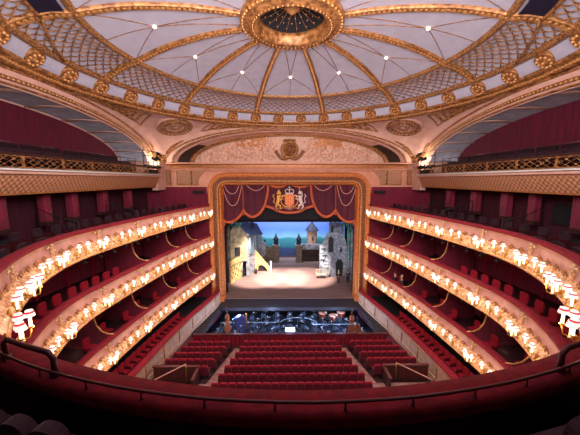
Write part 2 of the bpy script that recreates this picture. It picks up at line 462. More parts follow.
# front arch: mouldings, deep reveal and lunette
wf = empty('wall_front_arch', (0, 0, 0), kind='structure')
def arch_band(name, a0, b0, a1, b1, y0, y1, m_, zc=ZSP, par=wf, n=48):
    mb = MB(); A = arch_curve(a0, b0, zc, n); B = arch_curve(a1, b1, zc, n)
    mb.grid([[(p[0], y0, p[1]), (q[0], y1, q[1])] for p, q in zip(A, B)]); return mb.build(name, m_, par)
arch_band('arch_face', 10.8, 3.02, 10.1, 2.78, 24.9, 24.95, 'plaster')
def arch_tube(a, b, y, r, m_, nm, par=wf, n=60, beads=0):
    mb = MB(); mb.tube([(x, y, z) for x, z in arch_curve(a, b, ZSP, n)], r, 6)
    return mb.build(nm, m_, par)
arch_tube(10.75, 3.0, 24.88, .06, 'gold', 'arch_moulding')
arch_tube(10.2, 2.82, 24.9, .09, 'gold_beads', 'arch_moulding')
arch_band('arch_reveal', 10.1, 2.78, 9.95, 2.7, 24.95, 25.2, 'plaster')
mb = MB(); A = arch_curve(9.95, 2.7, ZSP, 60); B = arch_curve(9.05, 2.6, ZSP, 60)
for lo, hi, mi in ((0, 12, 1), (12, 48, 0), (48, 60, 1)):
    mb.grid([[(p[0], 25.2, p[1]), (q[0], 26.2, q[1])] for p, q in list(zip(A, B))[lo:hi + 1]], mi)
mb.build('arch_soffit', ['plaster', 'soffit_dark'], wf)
arch_tube(9.9, 2.7, 25.15, .07, 'cream', 'arch_moulding')
arch_tube(9.05, 2.6, 26.1, .08, 'gold', 'arch_moulding')
arch_band('inner_arch_face', 9.05, 2.6, 8.8, 2.5, 26.1, 26.15, 'gold_ground')
arch_tube(8.8, 2.5, 26.15, .07, 'gold_beads', 'arch_moulding')
mb = MB(); A = arch_curve(9.0, 2.6, ZSP, 40); mb.prism([(x, z) for x, z in A] + [(-8.9, 12.6), (8.9, 12.6)], 26.4, 26.6); mb.build('lunette_ground', 'plaster_relief', wf)
gp = MB()
for sg in (-1, 1):
    P_ = [(2.1, 14.2), (2.9, 13.9), (3.6, 14.3), (4.3, 14.1), (5.0, 14.6), (4.9, 14.95), (3.4, 15.3), (2.2, 15.4)]; gp.prism([(sg * x, z) for x, z in P_], 26.36, 26.42)
gp.build('gilded_sky', 'gold_ground', wf)
# plaster relief crowding the lunette
mb = MB(); random.seed(11)
def lun(x): return ZSP + 2.4 * math.sqrt(max(0, 1 - (x / 8.6) ** 2))
for k in range(460):
    x = random.uniform(-8.2, 8.2)
    if abs(x) < 1.3: continue
    zmax = lun(x) - .12
    gold_gap = 2.2 < abs(x) < 4.6 and random.random() < .75
    z = random.uniform(13.15, zmax if not gold_gap else min(zmax, 14.35)); s_ = random.uniform(.09, .26)
    T = Matrix.Translation((x, 26.38, z)) @ Matrix.Rotation(random.uniform(0, PI), 4, 'Y')
    mb.ball((0, 0, 0), (s_, .08 + s_ * .3, s_ * random.uniform(.45, 1.2)), 0, 7, T)
for sx in (-1, 1):
    for px_ in (2.1, 3.6, 5.2, 6.8):           # figures: head, torso, limbs
        zb = 13.2; T = Matrix.Translation((sx * px_, 26.3, zb)) @ Matrix.Rotation(sx * .25, 4, 'Y')
        h = min(1.25, lun(px_) - 13.4)
        mb.ball((0, 0, h), (.13, .12, .16), 0, 8, T); mb.ball((0, 0, h * .65), (.22, .14, .36), 0, 8, T)
        mb.tube([(0, 0, h * .8), (.35, -.05, h * .75), (.6, -.05, h * .95)], .07, 5, 0, T=T); mb.tube([(0, 0, h * .45), (.3, -.03, .25), (.2, 0, 0)], .1, 5, 0, T=T)
        mb.tube([(0, 0, h * .45), (-.25, -.03, .3), (-.5, 0, .05)], .1, 5, 0, T=T)
mb.prism([(x * .99, z) for x, z in [(-8.5, 12.95), (8.5, 12.95), (8.0, 13.4), (6, 13.5), (4, 13.3), (2, 13.5), (-2, 13.5), (-4, 13.3), (-6, 13.5), (-8.0, 13.4)]], 26.3, 26.42)
rl = mb.build('relief_carving', 'plaster_relief', wf)
for sg in (-1, 1):      # plaster corner pieces outside the rounded corners of the stage frame
    c_ = MB(); P_ = [(sg * 7.5, 10.2), (sg * 7.5, 12.1), (sg * 5.5, 12.1)] + [(sg * (5.67 + 1.6 * math.cos(R(90 - 90 * k / 8))), 10.37 + 1.6 * math.sin(R(90 - 90 * k / 8))) for k in range(9)]
    c_.prism(P_, 25.66, 25.78); c_.build('frame_spandrel', 'plaster_warm_light', wf)
mdl = empty('portrait_medallion', (0, 26.0, 14.1), label='gilded round portrait medallion crowning the centre of the stage arch', cat='medallion')
mb = MB(); T = Matrix.Rotation(PI / 2, 4, 'X')
mb.lathe([(0, .05), (.55, .05), (.6, .2), (.72, .24), (.8, .12), (.8, 0)], 28, 0, T); mb.build('medallion_ring', 'gold', mdl)
mb = MB(); mb.ball((0, -.12, .08), (.26, .12, .34), 0, 10); mb.ball((.2, -.12, -.02), (.12, .08, .1), 0, 8); mb.ball((.03, -.1, -.36), (.16, .1, .16), 0, 8)
mb.build('profile_head', 'arms_brown', mdl)
mb = MB()
for k in range(8):
    for sx in (-1, 1):
        mb.ball((sx * (.3 + .13 * k), -.05, -.78 - .05 * k + .02 * k * k), (.16, .12, .14), 0, 6)
    mb.ball((-.5 + k * .14, -.05, .82 + .06 * math.sin(k * PI / 7)), (.1, .1, .09), 0, 6)
mb.build('garland', 'gold_beads', mdl)

# front wall, entablature and panels
fw = empty('wall_front', (0, 0, 0), kind='structure')
mb = MB(); mb.box((-10.3, 25.85, 5.4), (5.9, .3, 13.2)); mb.box((10.3, 25.85, 5.4), (5.9, .3, 13.2)); mb.build('red_wall_panel', 'red_wall', fw)
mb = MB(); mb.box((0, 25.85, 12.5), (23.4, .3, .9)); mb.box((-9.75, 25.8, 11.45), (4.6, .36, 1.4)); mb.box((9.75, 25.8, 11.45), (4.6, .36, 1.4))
mb.build('upper_wall', 'plaster_warm_light', fw)
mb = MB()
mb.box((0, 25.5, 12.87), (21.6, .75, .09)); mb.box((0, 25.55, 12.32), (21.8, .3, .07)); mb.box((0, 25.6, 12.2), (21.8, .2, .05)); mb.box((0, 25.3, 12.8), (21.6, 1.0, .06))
mb.build('cornice_shelf', 'plaster_warm_light', fw)
mb = MB(); mb.box((0, 25.62, 12.58), (21.4, .16, .3)); mb.build('gold_frieze', 'gold_ground', fw)
mb = MB()
for k in range(150): mb.box((-10.6 + k * 21.2 / 149, 25.52, 12.7), (.08, .12, .1))
mb.build('dentil', 'gold_bright', fw)
for sx in (-1, 1):
    mb = MB(); P = lambda a: [(sx * x, z) for x, z in (a if sx < 0 else a[::-1])]
    mb.prism(P([(11.05, 12.2), (10.75, 12.2), (10.75, 11.0), (11.05, 11.0)]), 25.57, 25.63)
    mb.prism(P([(10.1, 12.2), (8.9, 12.2), (8.9, 11.0), (10.1, 11.0)][::1]), 25.57, 25.63)
    o = mb.build('diaper_panel', 'boss_panel', fw)
    mb = MB(); mb.prism(P([(8.75, 12.2), (7.55, 12.2), (7.95, 11.8), (8.2, 11.4), (8.25, 11.0), (8.75, 11.0)]), 25.57, 25.63); mb.build('diaper_panel', 'boss_panel', fw)
    mb = MB()
    for a, b in ((11.1, 10.7), (10.15, 8.85), (8.8, 7.5)):
        x0, x1 = sx * a, sx * b
        mb.tube([(x0, 25.56, 12.24), (x1, 25.56, 12.24)], .03, 4); mb.tube([(x0, 25.56, 10.96), ((x1 if b > 8 else sx * 8.2), 25.56, 10.96)], .03, 4)
        mb.tube([(x0, 25.56, 10.96), (x0, 25.56, 12.24)], .03, 4)
        if b > 8: mb.tube([(x1, 25.56, 10.96), (x1, 25.56, 12.24)], .03, 4)
    mb.build('panel_moulding', 'gold', fw)
    # pier on the corner
    mb = MB(); mb.box((sx * 11.5, 25.0, 11.7), (.5, 1.6, 2.4)); mb.box((sx * 11.35, 24.6, 12.72), (.7, 1.0, .36), 0); mb.build('corner_pier', 'plaster', fw)

# proscenium frame
pa = empty('proscenium_arch', (0, 25.6, 0), label='broad gilded proscenium frame with rounded top corners around the stage', cat='proscenium frame')
def frame_path(w, ztop, r, z0=0.0):
    pts = [(-w, z0), (-w, ztop - r)]
    for k in range(1, 11):
        a = PI - PI / 2 * k / 10; pts.append((-w + r + r * math.cos(a), ztop - r + r * math.sin(a)))
    pts += [(-x, z) for x, z in pts[::-1]]
    return pts
def frame_sweep(name, bands, m_):
    """bands: (inset from the outer edge, y offset)"""
    rows = []
    for ins, y in bands:
        W = 7.4 - ins; rr = max(.25, 1.65 - ins)
        rows.append([(x, y, z) for x, z in frame_path(W, 12.02 - ins * .93, rr, -.05)])
    mb = MB(); mb.grid(rows, 0, False); return mb.build(name, m_, pa)
frame_sweep('outer_moulding', [(0, .2), (0, -.12), (.08, -.2), (.2, -.18), (.3, -.1), (.4, -.05)], 'gold_warm_light')
frame_sweep('flat_band', [(.4, -.05), (.42, .06), (.62, .08), (.64, -.06)], 'arms_brown')
frame_sweep('torus_band', [(.64, -.06), (.68, -.18), (.8, -.26), (.92, -.18), (.95, -.04)], 'gold_beads')
frame_sweep('inner_moulding', [(.95, -.04), (1.0, .1), (1.08, .14), (1.14, .3), (1.2, .7)], 'gold_warm_light')
mb = MB()
P0 = frame_path(6.52, 11.28, .85, .4); seglen = 0; last = None; acc = 0
for (x0, z0), (x1, z1) in zip(P0, P0[1:]):
    L = math.hypot(x1 - x0, z1 - z0); n = max(1, int(L / .2))
    for k in range(n):
        x, z = x0 + (x1 - x0) * (k + .5) / n, z0 + (z1 - z0) * (k + .5) / n
        mb.ball((x, -.22, z), (.085, .09, .085), 0, 5)
mb.build('egg_and_dart', 'gold_bright', pa)
mb = MB(); P0 = frame_path(7.0, 11.75, 1.3, .4)
for (x0, z0), (x1, z1) in zip(P0, P0[1:]):
    L = math.hypot(x1 - x0, z1 - z0); n = max(1, int(L / .16))
    for k in range(n):
        x, z = x0 + (x1 - x0) * (k + .5) / n, z0 + (z1 - z0) * (k + .5) / n
        mb.ball((x, -.12, z), .032, 0, 4)
mb.tube([(x, -.1, z) for x, z in P0], .03, 5)
mb.build('bead_row', 'gold_bright', pa)
for sx in (-1, 1):
    mb = MB(); mb.box((sx * 6.95, -.1, .1), (.75, .5, .5)); mb.box((sx * 6.42, -.05, .1), (.45, .6, .5)); mb.box((sx * 6.72, -.1, .38), (1.2, .5, .07)); mb.build('pedestal', 'gold_warm_light', pa)
# ------------------------------------------------------------------ horseshoe tiers
HALF = [(-7.28, 25.55), (-7.26, 24.5), (-7.72, 22.2), (-8.2, 20.0), (-8.63, 17.2), (-8.98, 14.2), (-9.15, 12.0)]
def catmull(P, n=8):
    out = []
    for i in range(len(P) - 1):
        p0 = P[max(i - 1, 0)]; p1 = P[i]; p2 = P[i + 1]; p3 = P[min(i + 2, len(P) - 1)]
        for k in range(n):
            t = k / n
            out.append(tuple(0.5 * ((2 * b) + (-a + c) * t + (2 * a - 5 * b + 4 * c - d) * t * t + (-a + 3 * b - 3 * c + d) * t ** 3) for a, b, c, d in zip(p0, p1, p2, p3)))
    out.append(P[-1]); return out
def back_r(a):
    for (p, q), (r, s) in zip(RR, RR[1:]):
        if p <= a <= r: t = (a - p) / (r - p); t = t * t * (3 - 2 * t); return q + (s - q) * t
RR = [(0, 9.15), (30, 9.04), (60, 9.3), (90, 9.34)]
_l = catmull(HALF) + [(-back_r(a) * math.cos(R(a)), 12 - back_r(a) * math.sin(R(a))) for a in range(3, 91, 3)]
BASE = _l + [(-x, y) for x, y in _l[-2::-1]]
SEG = [0.0]
for (a, b), (c, d) in zip(BASE, BASE[1:]): SEG.append(SEG[-1] + math.hypot(c - a, d - b))
LEN = SEG[-1]
def at_s(s):
    s = min(max(s, 0), LEN)
    import bisect
    i = min(max(bisect.bisect_right(SEG, s) - 1, 0), len(BASE) - 2)
    t = (s - SEG[i]) / (SEG[i + 1] - SEG[i]); (a, b), (c, d) = BASE[i], BASE[i + 1]
    T_ = Vector((c - a, d - b, 0)).normalized()
    i0, i1 = max(i - 1, 0), min(i + 2, len(BASE) - 1)
    T_ = Vector((BASE[i1][0] - BASE[i0][0], BASE[i1][1] - BASE[i0][1], 0)).normalized()
    N_ = Vector((-T_.y, T_.x, 0))          # towards the auditorium
    return Vector((a + (c - a) * t, b + (d - b) * t, 0)), T_, N_
def hs(s, d=0.0, z=0.0):
    p, t, n = at_s(s); return p + n * d + Vector((0, 0, z))
def s_of_y(y):    # arc length on the left side for a given y
    for i, (a, b) in enumerate(BASE):
        if b < y: return SEG[i]
    return 0
SS = [LEN * k / 170 for k in range(171)]
def sweep(profile, Z, ss=SS, mi=0, smooth=True):
    return [[tuple(hs(s, d, Z + h)) for d, h in profile] for s in ss]
def side_of(s): return 'left' if s < LEN / 2 else 'right'
def frame_at(s, d, z):
    p, t, n = at_s(s); return p + n * d + Vector((0, 0, z)), math.atan2(n.y, n.x) - PI / 2   # local +y = auditorium

def scroll_mb():
    mb = MB()
    mb.ball((0, .05, 0), (.1, .06, .13), 0, 7); mb.ball((0, .07, .17), (.07, .05, .07), 0, 6)
    for sx in (-1, 1):
        mb.tube([(sx * .06, .04, -.08), (sx * .2, .05, -.13), (sx * .29, .04, -.03), (sx * .24, .05, .06), (sx * .17, .05, .02)], [.05, .05, .045, .035, .03], 5)
        mb.ball((sx * .12, .05, .1), (.06, .04, .06), 0, 6)
    return mb
def figure_mb():
    mb = MB()
    mb.ball((0, .16, .36), (.065, .065, .08), 0, 8); mb.ball((0, .14, .17), (.09, .07, .14), 0, 8)
    mb.tube([(0, .13, .08), (0, .16, -.1), (0, .12, -.34)], [.09, .085, .03], 6)
    for sx in (-1, 1):
        mb.tube([(sx * .06, .12, .24), (sx * .2, .1, .3), (sx * .3, .06, .2)], [.05, .06, .02], 5)      # wings
        mb.tube([(sx * .07, .14, .24), (sx * .14, .2, .14), (sx * .06, .24, .06)], .03, 5)
        mb.tube([(sx * .04, .14, -.3), (sx * .16, .12, -.38), (sx * .12, .12, -.28)], .03, 5)
    return mb
PF = [(0, -.10), (.0, -.14), (-.03, -.16), (-.05, -.3), (-.04, -.46), (.02, -.56), (.06, -.58)]
PB = [(.06, -.58), (.1, -.64), (.2, -.72), (.3, -.82), (.34, -.92), (.32, -1.0)]
PL = [(.32, -1.0), (.36, -1.04), (.34, -1.12), (.26, -1.14), (.1, -1.16)]
SOFF = [(.1, -1.16), (-.5, -1.18), (-3.6, -1.18)]
tier_no = {}
def make_tier(key, Z, name_label, where, s_lo, depth=3.4, floor_drop=.85):
    root = empty('balcony', (0, 12, Z), label=name_label, cat='balcony')
    loc = (0, -12, -Z)
    def part(nm, prof_, m_, ss=SS, smooth=True):
        mb = MB(); mb.grid(sweep(prof_, Z, ss), 0, smooth); return mb.build(nm, m_, root, loc)
    part('fascia', PF, 'cream'); part('gilded_band', PB, 'cream_gilt'); part('lower_moulding', PL, 'gold_bright')
    part('soffit', SOFF, 'red_wall')
    part('velvet_rail', [(-.31, -.14), (-.32, -.03), (-.29, 0), (-.15, .02), (.02, .0), (.05, -.05), (.04, -.11), (-.02, -.13)], 'red_velvet')
    part('parapet_back', [(-.28, -.12), (-.28, -floor_drop)], 'dark_wood' if key == 'A' else 'red_wall')
    part('floor_slab', [(-.28, -floor_drop), (-depth, -floor_drop), (-depth, -1.1)], 'tier_carpet')
    mb = MB(); mb.tube([tuple(hs(s, .0, Z - .13)) for s in SS], .025, 5); mb.build('gilt_bead', 'gold_bright', root, loc)
    # gilded scrolls and winged figures along the front
    per = 2.9; n = 0; first = {}
    def put(nm, s, d, h, mbf, m_):
        p, rz = frame_at(s, d, Z + h)
        if not in_view(p, 12): return
        if nm not in first:
            o = mbf().build(nm, m_, root); first[nm] = o; o.scale = (.72, .72, .72)
        else:
            o = first[nm].copy(); COL.objects.link(o)
        o.location = p + Vector(loc); o.rotation_euler = (0, 0, rz)
    for side in (0, 1):
        k = 0; s = 1.2
        while s < s_lo:
            q = s if side == 0 else LEN - s
            put('winged_figure', q, -.02, -.42, figure_mb, 'cream_gilt')
            for j in range(1, 5):
                t = s + per * j / 5
                if t < s_lo: put('gilded_scroll', t if side == 0 else LEN - t, .04, -.58, scroll_mb, 'gold')
            s += per
    return root

ZA, ZB, ZC, ZS = 9.2, 6.45, 3.52, 1.15
TA = make_tier('A', ZA, 'top curved lamp-lit cream and gilt balcony with velvet rail, wrapping round to the foreground', '', 22)
TB = make_tier('B', ZB, 'middle curved lamp-lit cream and gilt balcony below the top one', '', 20)
TC = make_tier('C', ZC, 'lowest of the three lamp-lit cream and gilt balconies, above the stalls circle', '', 17)
# stalls circle: plain cream parapet
root = empty('stalls_circle_parapet', (0, 12, 0), label='plain cream panelled parapet with red rail round the stalls, under the lamp-lit balconies', cat='parapet')
def part(nm, prof_, m_, Z=ZS):
    mb = MB(); mb.grid(sweep(prof_, Z), 0, False); return mb.build(nm, m_, root, (0, -12, 0))
part('velvet_rail', [(.3, -.12), (.3, -.01), (.33, .02), (.66, .02), (.7, -.02), (.7, -.1)], 'red_velvet')
part('cream_panel', [(.7, -.1), (.68, -.14), (.68, -1.0), (.74, -1.04), (.74, -1.3)], 'cream_wall')
part('plinth', [(.74, -1.3), (.76, -2.3)], 'red_wall')
part('parapet_back', [(.3, -.12), (.3, -1.0)], 'red_wall')
part('circle_floor', [(.3, -.9), (-3.4, -.6), (-3.4, -2.2)], 'dark_floor')
mb = MB()
for s in [1.5 + 1.9 * k for k in range(int(LEN / 1.9))]:
    mb.tube([tuple(hs(s, .7, ZS - .15)), tuple(hs(s, .7, ZS - 1.05))], .04, 4)
mb.tube([tuple(hs(s, .71, ZS - .17)) for s in SS], .03, 4); mb.tube([tuple(hs(s, .72, ZS - 1.05)) for s in SS], .03, 4)
mb.build('panel_moulding', 'gold', root, (0, -12, 0))

# red back walls of the tiers (one curved wall per side)
for side in (0, 1):
    ss = [LEN / 2 * k / 80 if side == 0 else LEN - LEN / 2 * k / 80 for k in range(81)]
    nm = 'wall_left' if side == 0 else 'wall_right'
    w = empty(nm, (0, 0, 0), kind='structure')
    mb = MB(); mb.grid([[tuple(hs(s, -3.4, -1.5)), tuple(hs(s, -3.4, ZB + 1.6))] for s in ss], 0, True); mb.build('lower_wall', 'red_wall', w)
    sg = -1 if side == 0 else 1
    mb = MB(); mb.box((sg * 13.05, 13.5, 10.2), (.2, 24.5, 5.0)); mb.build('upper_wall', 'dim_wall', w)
    # panel mouldings on the wall of the middle tier
    mb = MB()
    for Zt in (ZB, ZC):
        for hh in (.35, 1.35):
            mb.tube([tuple(hs(s, -3.34, Zt + hh - .3)) for s in ss], .035, 4)
        for k in range(14):
            s = 1.0 + 1.7 * k; s = s if side == 0 else LEN - s
            p, rz = frame_at(s, -3.3, Zt + .45); T = Matrix.Translation(p) @ Matrix.Rotation(rz, 4, 'Z'); mb.box((0, 0, 0), (.12, .1, 2.6), 0, T)
    mb.build('panel_moulding', 'red_seat', w)

# ------------------------------------------------------------------ lamps on the balcony fronts
def shade(mb_w, mb_r, c, k=1.0, rot=0):
    x, y, z = c
    mb_w.lathe([(.095 * k, 0), (.082 * k, .065 * k)], 10, 0, Matrix.Translation((x, y, z)))
    mb_w.lathe([(.07 * k, .1 * k), (.062 * k, .12 * k), (.0 * k, .122 * k)], 10, 0, Matrix.Translation((x, y, z)))
    mb_r.lathe([(.082 * k, .065 * k), (.07 * k, .1 * k)], 10, 0, Matrix.Translation((x, y, z)))
def bracket(arms, nm):
    root = empty(nm)
    for (x, y, z) in arms:
        a = MB(); a.tube([(0, -.05, -.1), (x * .4, y * .5, -.22), (x * .85, y * .95, -.2), (x, y, z - .24)], .016, 5); a.lathe([(0, z - .27), (.05, z - .24), (.055, z - .22), (0, z - .21)], 8, 0, Matrix.Translation((x, y, 0)))
        arm = a.build('arm', 'brass', root)
        c = MB(); c.lathe([(.026, z - .22), (.026, z + .05)], 8, 0, Matrix.Translation((x, y, 0))); c.build('candle', 'candle', root)
        w, r = MB(), MB(); shade(w, r, (x, y, z))
        sh = w.build('lamp_shade', 'shade_white', root); r.build('shade_top', 'shade_red', sh)
    b = MB(); b.ball((0, -.02, -.1), (.09, .05, .13), 0, 8); b.ball((0, .0, -.26), (.05, .04, .07), 0, 6); b.build('back_plate', 'brass', root)
    return root
single = bracket([(0, .12, .2)], 'wall_sconce')
triple = bracket([(-.24, .18, .14), (0, .34, .24), (.24, .18, .14), (0, .2, .0)], 'candelabra')
used = set()
def place_lamp(src, s, Z, label, cat, group, power):
    o = src if src.name not in used and src not in used else copy_tree(src)
    used.add(src)
    p, rz = frame_at(s, .33, Z - .72); o.location = p; o.rotation_euler = (0, 0, rz); tag(o, label, cat, group)
    ld = LAMPD[src is triple]
    l = bpy.data.objects.new('candle_glow', ld); COL.objects.link(l); q, _ = frame_at(s, .78, Z - .74); l.location = q
    l['kind'] = 'helper'
LAMPD = {}
for k, e in ((False, 5.5), (True, 14.0)):
    ld = bpy.data.lights.new('candle_glow', 'POINT'); ld.energy = e; ld.color = (1.0, .70, .46); ld.shadow_soft_size = .10; LAMPD[k] = ld
for key, Z, s_lo, nmt in (('A', ZA, 22.0, 'top'), ('B', ZB, 19.5, 'middle'), ('C', ZC, 17.5, 'lowest')):
    for side in (0, 1):
        sd = 'left' if side == 0 else 'right'; s = 1.2; nS = nT = 0; G = []
        while s < s_lo:
            for off, src in ((.9, triple), (1.8, single), (2.4, single)):
                t = s + off - .6
                if t > s_lo: continue
                q = t if side == 0 else LEN - t
                p = hs(q, .5, Z - .6)
                if not in_view(p, 10): continue
                if src is triple:
                    nT += 1; place_lamp(src, q, Z, f'four-candle bracket lamp, {ORD[nT]} from the stage along the {sd} front of the {nmt} balcony', 'candelabra', f'candelabra on the {sd} front of the {nmt} balcony', 0)
                else:
                    nS += 1; place_lamp(src, q, Z, f'single shaded candle lamp, {ORD[nS]} from the stage along the {sd} front of the {nmt} balcony', 'wall lamp', f'single lamps on the {sd} front of the {nmt} balcony', 0)
            s += 2.9

# ------------------------------------------------------------------ box partitions between the tiers
part_src = None
def partition_mb():
    # local x = along the tier, y towards the auditorium; outline in (y, z)
    out = [(-3.0, -.85), (-3.0, 1.55), (-1.15, 1.55), (-1.12, .9), (-1.0, .45), (-.75, .15), (-.42, .02), (-.1, .03), (-.1, -.85)]
    T = Matrix.Rotation(PI / 2, 4, 'Z')
    p = MB(); p.prism([(y, z) for y, z in out], -.04, .04, 0, T)
    g = MB(); g.tube([Vector((0, y, z)) for y, z in out[2:8]], .045, 5)
    return p, g
for nmt, Z, ys in (('middle', ZB, (23.0, 20.4, 17.0)), ('lowest', ZC, (22.8, 19.9, 16.6, 13.6, 11.2))):
    for side in (0, 1):
        for k, y in enumerate(ys):
            s = s_of_y(y); s = s if side == 0 else LEN - s
            if part_src is None:
                part_src = empty('box_partition'); p, g = partition_mb(); p.build('panel', 'red_wall', part_src); g.build('gilt_edge', 'gold_bright', part_src); o = part_src
            else: o = copy_tree(part_src)
            o.location, rz = frame_at(s, 0, Z); o.rotation_euler = (0, 0, rz)
            tag(o, f'red box partition with gilt edge, {ORD[k + 1]} from the stage, {"left" if side == 0 else "right"} of the {nmt} balcony', 'partition', f'box partitions of the {nmt} balcony')
# small downlights and brackets under the tiers
src = None
for nmt, Z, hi in (('top', ZA, 14), ('middle', ZB, 12), ('lowest', ZC, 9)):
    for side in (0, 1):
        for k in range(hi):
            s = 1.2 + .95 * k; s = s if side == 0 else LEN - s
            if src is None:
                src = empty('spotlight'); mb = MB(); T = Matrix.Rotation(R(50), 4, 'X'); mb.lathe([(0, -.14), (.07, -.14), (.085, .12), (.06, .14)], 8, 0, T); mb.build('lamp_housing', 'black_metal', src)
                mb = MB(); mb.tube([(0, 0, .2), (0, 0, 0)], .015, 4); mb.box((0, 0, .2), (.2, .08, .03)); mb.build('bracket', 'steel', src); o = src
            else: o = copy_tree(src)
            o.location, rz = frame_at(s, -.15, Z - 1.38); o.rotation_euler = (0, 0, rz)
            tag(o, f'small dark spotlight, {ORD[k + 1]} from the stage under the {"left" if side == 0 else "right"} of the {nmt} balcony', 'spotlight', f'spotlights under the {nmt} balcony')

# ------------------------------------------------------------------ tier seats: upholstered chairs behind the rails
def chair_src(seatm, nm='upholstered_chair'):
    r = empty(nm)
    MB().rbox((0, -.22, .66), (.44, .07, .46), .12).build('backrest', seatm, r)
    MB().box((0, 0, .42), (.44, .42, .1)).build('seat', seatm, r)
    lg = None
    for x in (-.19, .19):
        for y in (-.18, .18):
            if lg is None: lg = MB().box((0, 0, .2), (.04, .04, .4)).build('leg', 'dark_wood', r); lg.location = (x, y, 0)
            else: l2 = lg.copy(); COL.objects.link(l2); l2.location = (x, y, 0)
    return r
ch = chair_src('red_seat'); fresh = True
def place(src, s, d, z, rz_add, label, cat, group, first=[set()]):
    if src not in first[0]: o = src; first[0].add(src)
    else: o = copy_tree(src)
    o.location, rz = frame_at(s, d, z); o.rotation_euler = (0, 0, rz + rz_add); tag(o, label, cat, group); return o
for nmt, Z, y0, n, gap in (('middle', ZB, 15.6, 11, .72), ('lowest', ZC, 21.8, 8, 1.45)):
    for side in (0, 1):
        s0 = s_of_y(y0); sd = 'left' if side == 0 else 'right'
        for k in range(n):
            s = s0 + gap * k; s = s if side == 0 else LEN - s
            place(ch, s, -.85 if nmt == 'middle' else -1.0 - .3 * (k % 2), Z - .85, 0, f'red upholstered chair, {ORD[k + 1]} from the stage on the {sd} of the {nmt} balcony', 'chair', f'box chairs of the {nmt} balcony')
# stalls circle seats: a row of tip-up seats behind the cream parapet
def tipup_src(seatm, nm, w=.41):
    r = empty(nm)
    MB().rbox((0, -.17, .62), (w, .07, .5), .1).tube([(-w * .42, -.17, .86), (w * .42, -.17, .86)], .05, 6).build('backrest', seatm, r)
    MB().rbox((0, -.225, .56), (w * .94, .03, .5), .08).build('back_shell', 'seat_back_shade' if seatm == 'red_seat' else seatm, r)  # on red seats a darker panel stands in for shade
    MB().box((0, .02, .42), (w * .9, .36, .1)).build('seat_cushion', seatm, r)
    a = MB(); a.box((0, 0, .3), (.04, .4, .6)); arm = a.build('armrest', 'seat_wood', r, (-w / 2, 0, 0))
    b = arm.copy(); COL.objects.link(b); b.location = (w / 2, 0, 0)
    return r
tc = tipup_src('red_seat', 'tip_up_chair', .46)
for side in (0, 1):
    s0 = s_of_y(20.5)
    for k in range(16):
        s = s0 + .5 * k; s = s if side == 0 else LEN - s
        place(tc, s, -.35, ZS - .8, 0, f'red tip-up seat behind the cream parapet, {ORD[k + 1]} from the stage on the {"left" if side == 0 else "right"}', 'seat', 'stalls circle seats behind the cream parapet')

# side amphitheatre above the top lamp-lit balcony: seats, columns, rails
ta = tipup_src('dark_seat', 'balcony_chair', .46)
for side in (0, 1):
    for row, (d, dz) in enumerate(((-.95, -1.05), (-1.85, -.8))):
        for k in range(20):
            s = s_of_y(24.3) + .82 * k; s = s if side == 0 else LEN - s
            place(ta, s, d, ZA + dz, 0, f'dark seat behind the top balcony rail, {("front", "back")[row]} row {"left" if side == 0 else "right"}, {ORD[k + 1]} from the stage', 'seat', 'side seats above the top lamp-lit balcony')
    sg = -1 if side == 0 else 1; sd = 'left' if side == 0 else 'right'
    for k, (y, wy) in enumerate(((11.5, .6), (13.9, .4), (15.7, .45), (18.3, .5), (21.2, .5))):
        c = empty('column', (sg * 12.2, y, 9.3), label=f'fluted red column, {ORD[5 - k]} from the stage on the {sd} side gallery', cat='column', group=f'fluted red columns of the {sd} side gallery')
        mb = MB(); mb.box((0, 0, .7), (wy * .8, wy, 1.6))
        for q in range(7):
            mb.tube([(-sg * wy * .4, -wy / 2 + wy * (q + .5) / 7, -.1), (-sg * wy * .4, -wy / 2 + wy * (q + .5) / 7, 1.5)], wy / 22, 5)
        mb.build('shaft', 'red_wall', c); MB().box((0, 0, 1.53), (wy * .9, wy * 1.12, .1)).build('capital', 'gold_ground', c)
        MB().box((0, 0, -.05), (wy * .9, wy * 1.12, .2)).build('plinth', 'dark_wood', c)
    # handrails by the gangways
    for k, y in enumerate((12.9, 16.9, 19.6)):
        h = empty('handrail', (0, 0, 0), label=f'dark metal gangway handrail, {ORD[3 - k]} from the stage above the {sd} top balcony', cat='handrail')
        s = s_of_y(y); s = s if side == 0 else LEN - s
        mb = MB()
        pts = [hs(s, -.6, ZA - .55), hs(s, -.6, ZA + .32), hs(s, -1.6, ZA + .5), hs(s, -2.6, ZA + .95), hs(s, -2.6, ZA - .1)]
        mb.tube(pts, .025, 5); mb.build('top_rail', 'black_metal', h)
        mb = MB()
        for q in range(6):
            t = q / 5; p = pts[1].lerp(pts[3], t); mb.tube([p, p - Vector((0, 0, .8))], .014, 4)
        mb.build('baluster', 'black_metal', h)
    y_, z_ = (14.86, 9.75) if side == 0 else (14.6, 9.75)
    o = empty('exit_sign', (sg * 12.9, y_, z_), label=f'small pale sign on the dark wall of the {sd} side gallery', cat='sign')
    MB().box((0, 0, 0), (.06, .5, .14)).build('sign_face', 'cream_wall', o); MB().box((sg * .04, 0, 0), (.03, .56, .2)).build('sign_frame', 'black_metal', o)
    if side: 
        o = empty('wall_screen', (12.86, 13.0, 9.75), label='dark rectangular panel on the wall of the right side gallery', cat='panel')
        MB().box((0, 0, 0), (.08, 1.1, .95)).build('panel_face', 'black_drape', o); MB().box((.04, 0, 0), (.06, 1.2, 1.05)).build('frame', 'dark_wood', o)
    mb = MB()
    o = empty('equipment_box', (sg * 8.25, 25.55, 10.3), label=f'small black equipment box fixed to the red wall {sd} of the stage frame', cat='equipment box')
    MB().box((0, 0, 0), (1.0, .22, .26)).build('housing', 'black_metal', o); MB().box((0, -.12, 0), (.8, .02, .12)).build('front_grille', 'dark_floor', o)

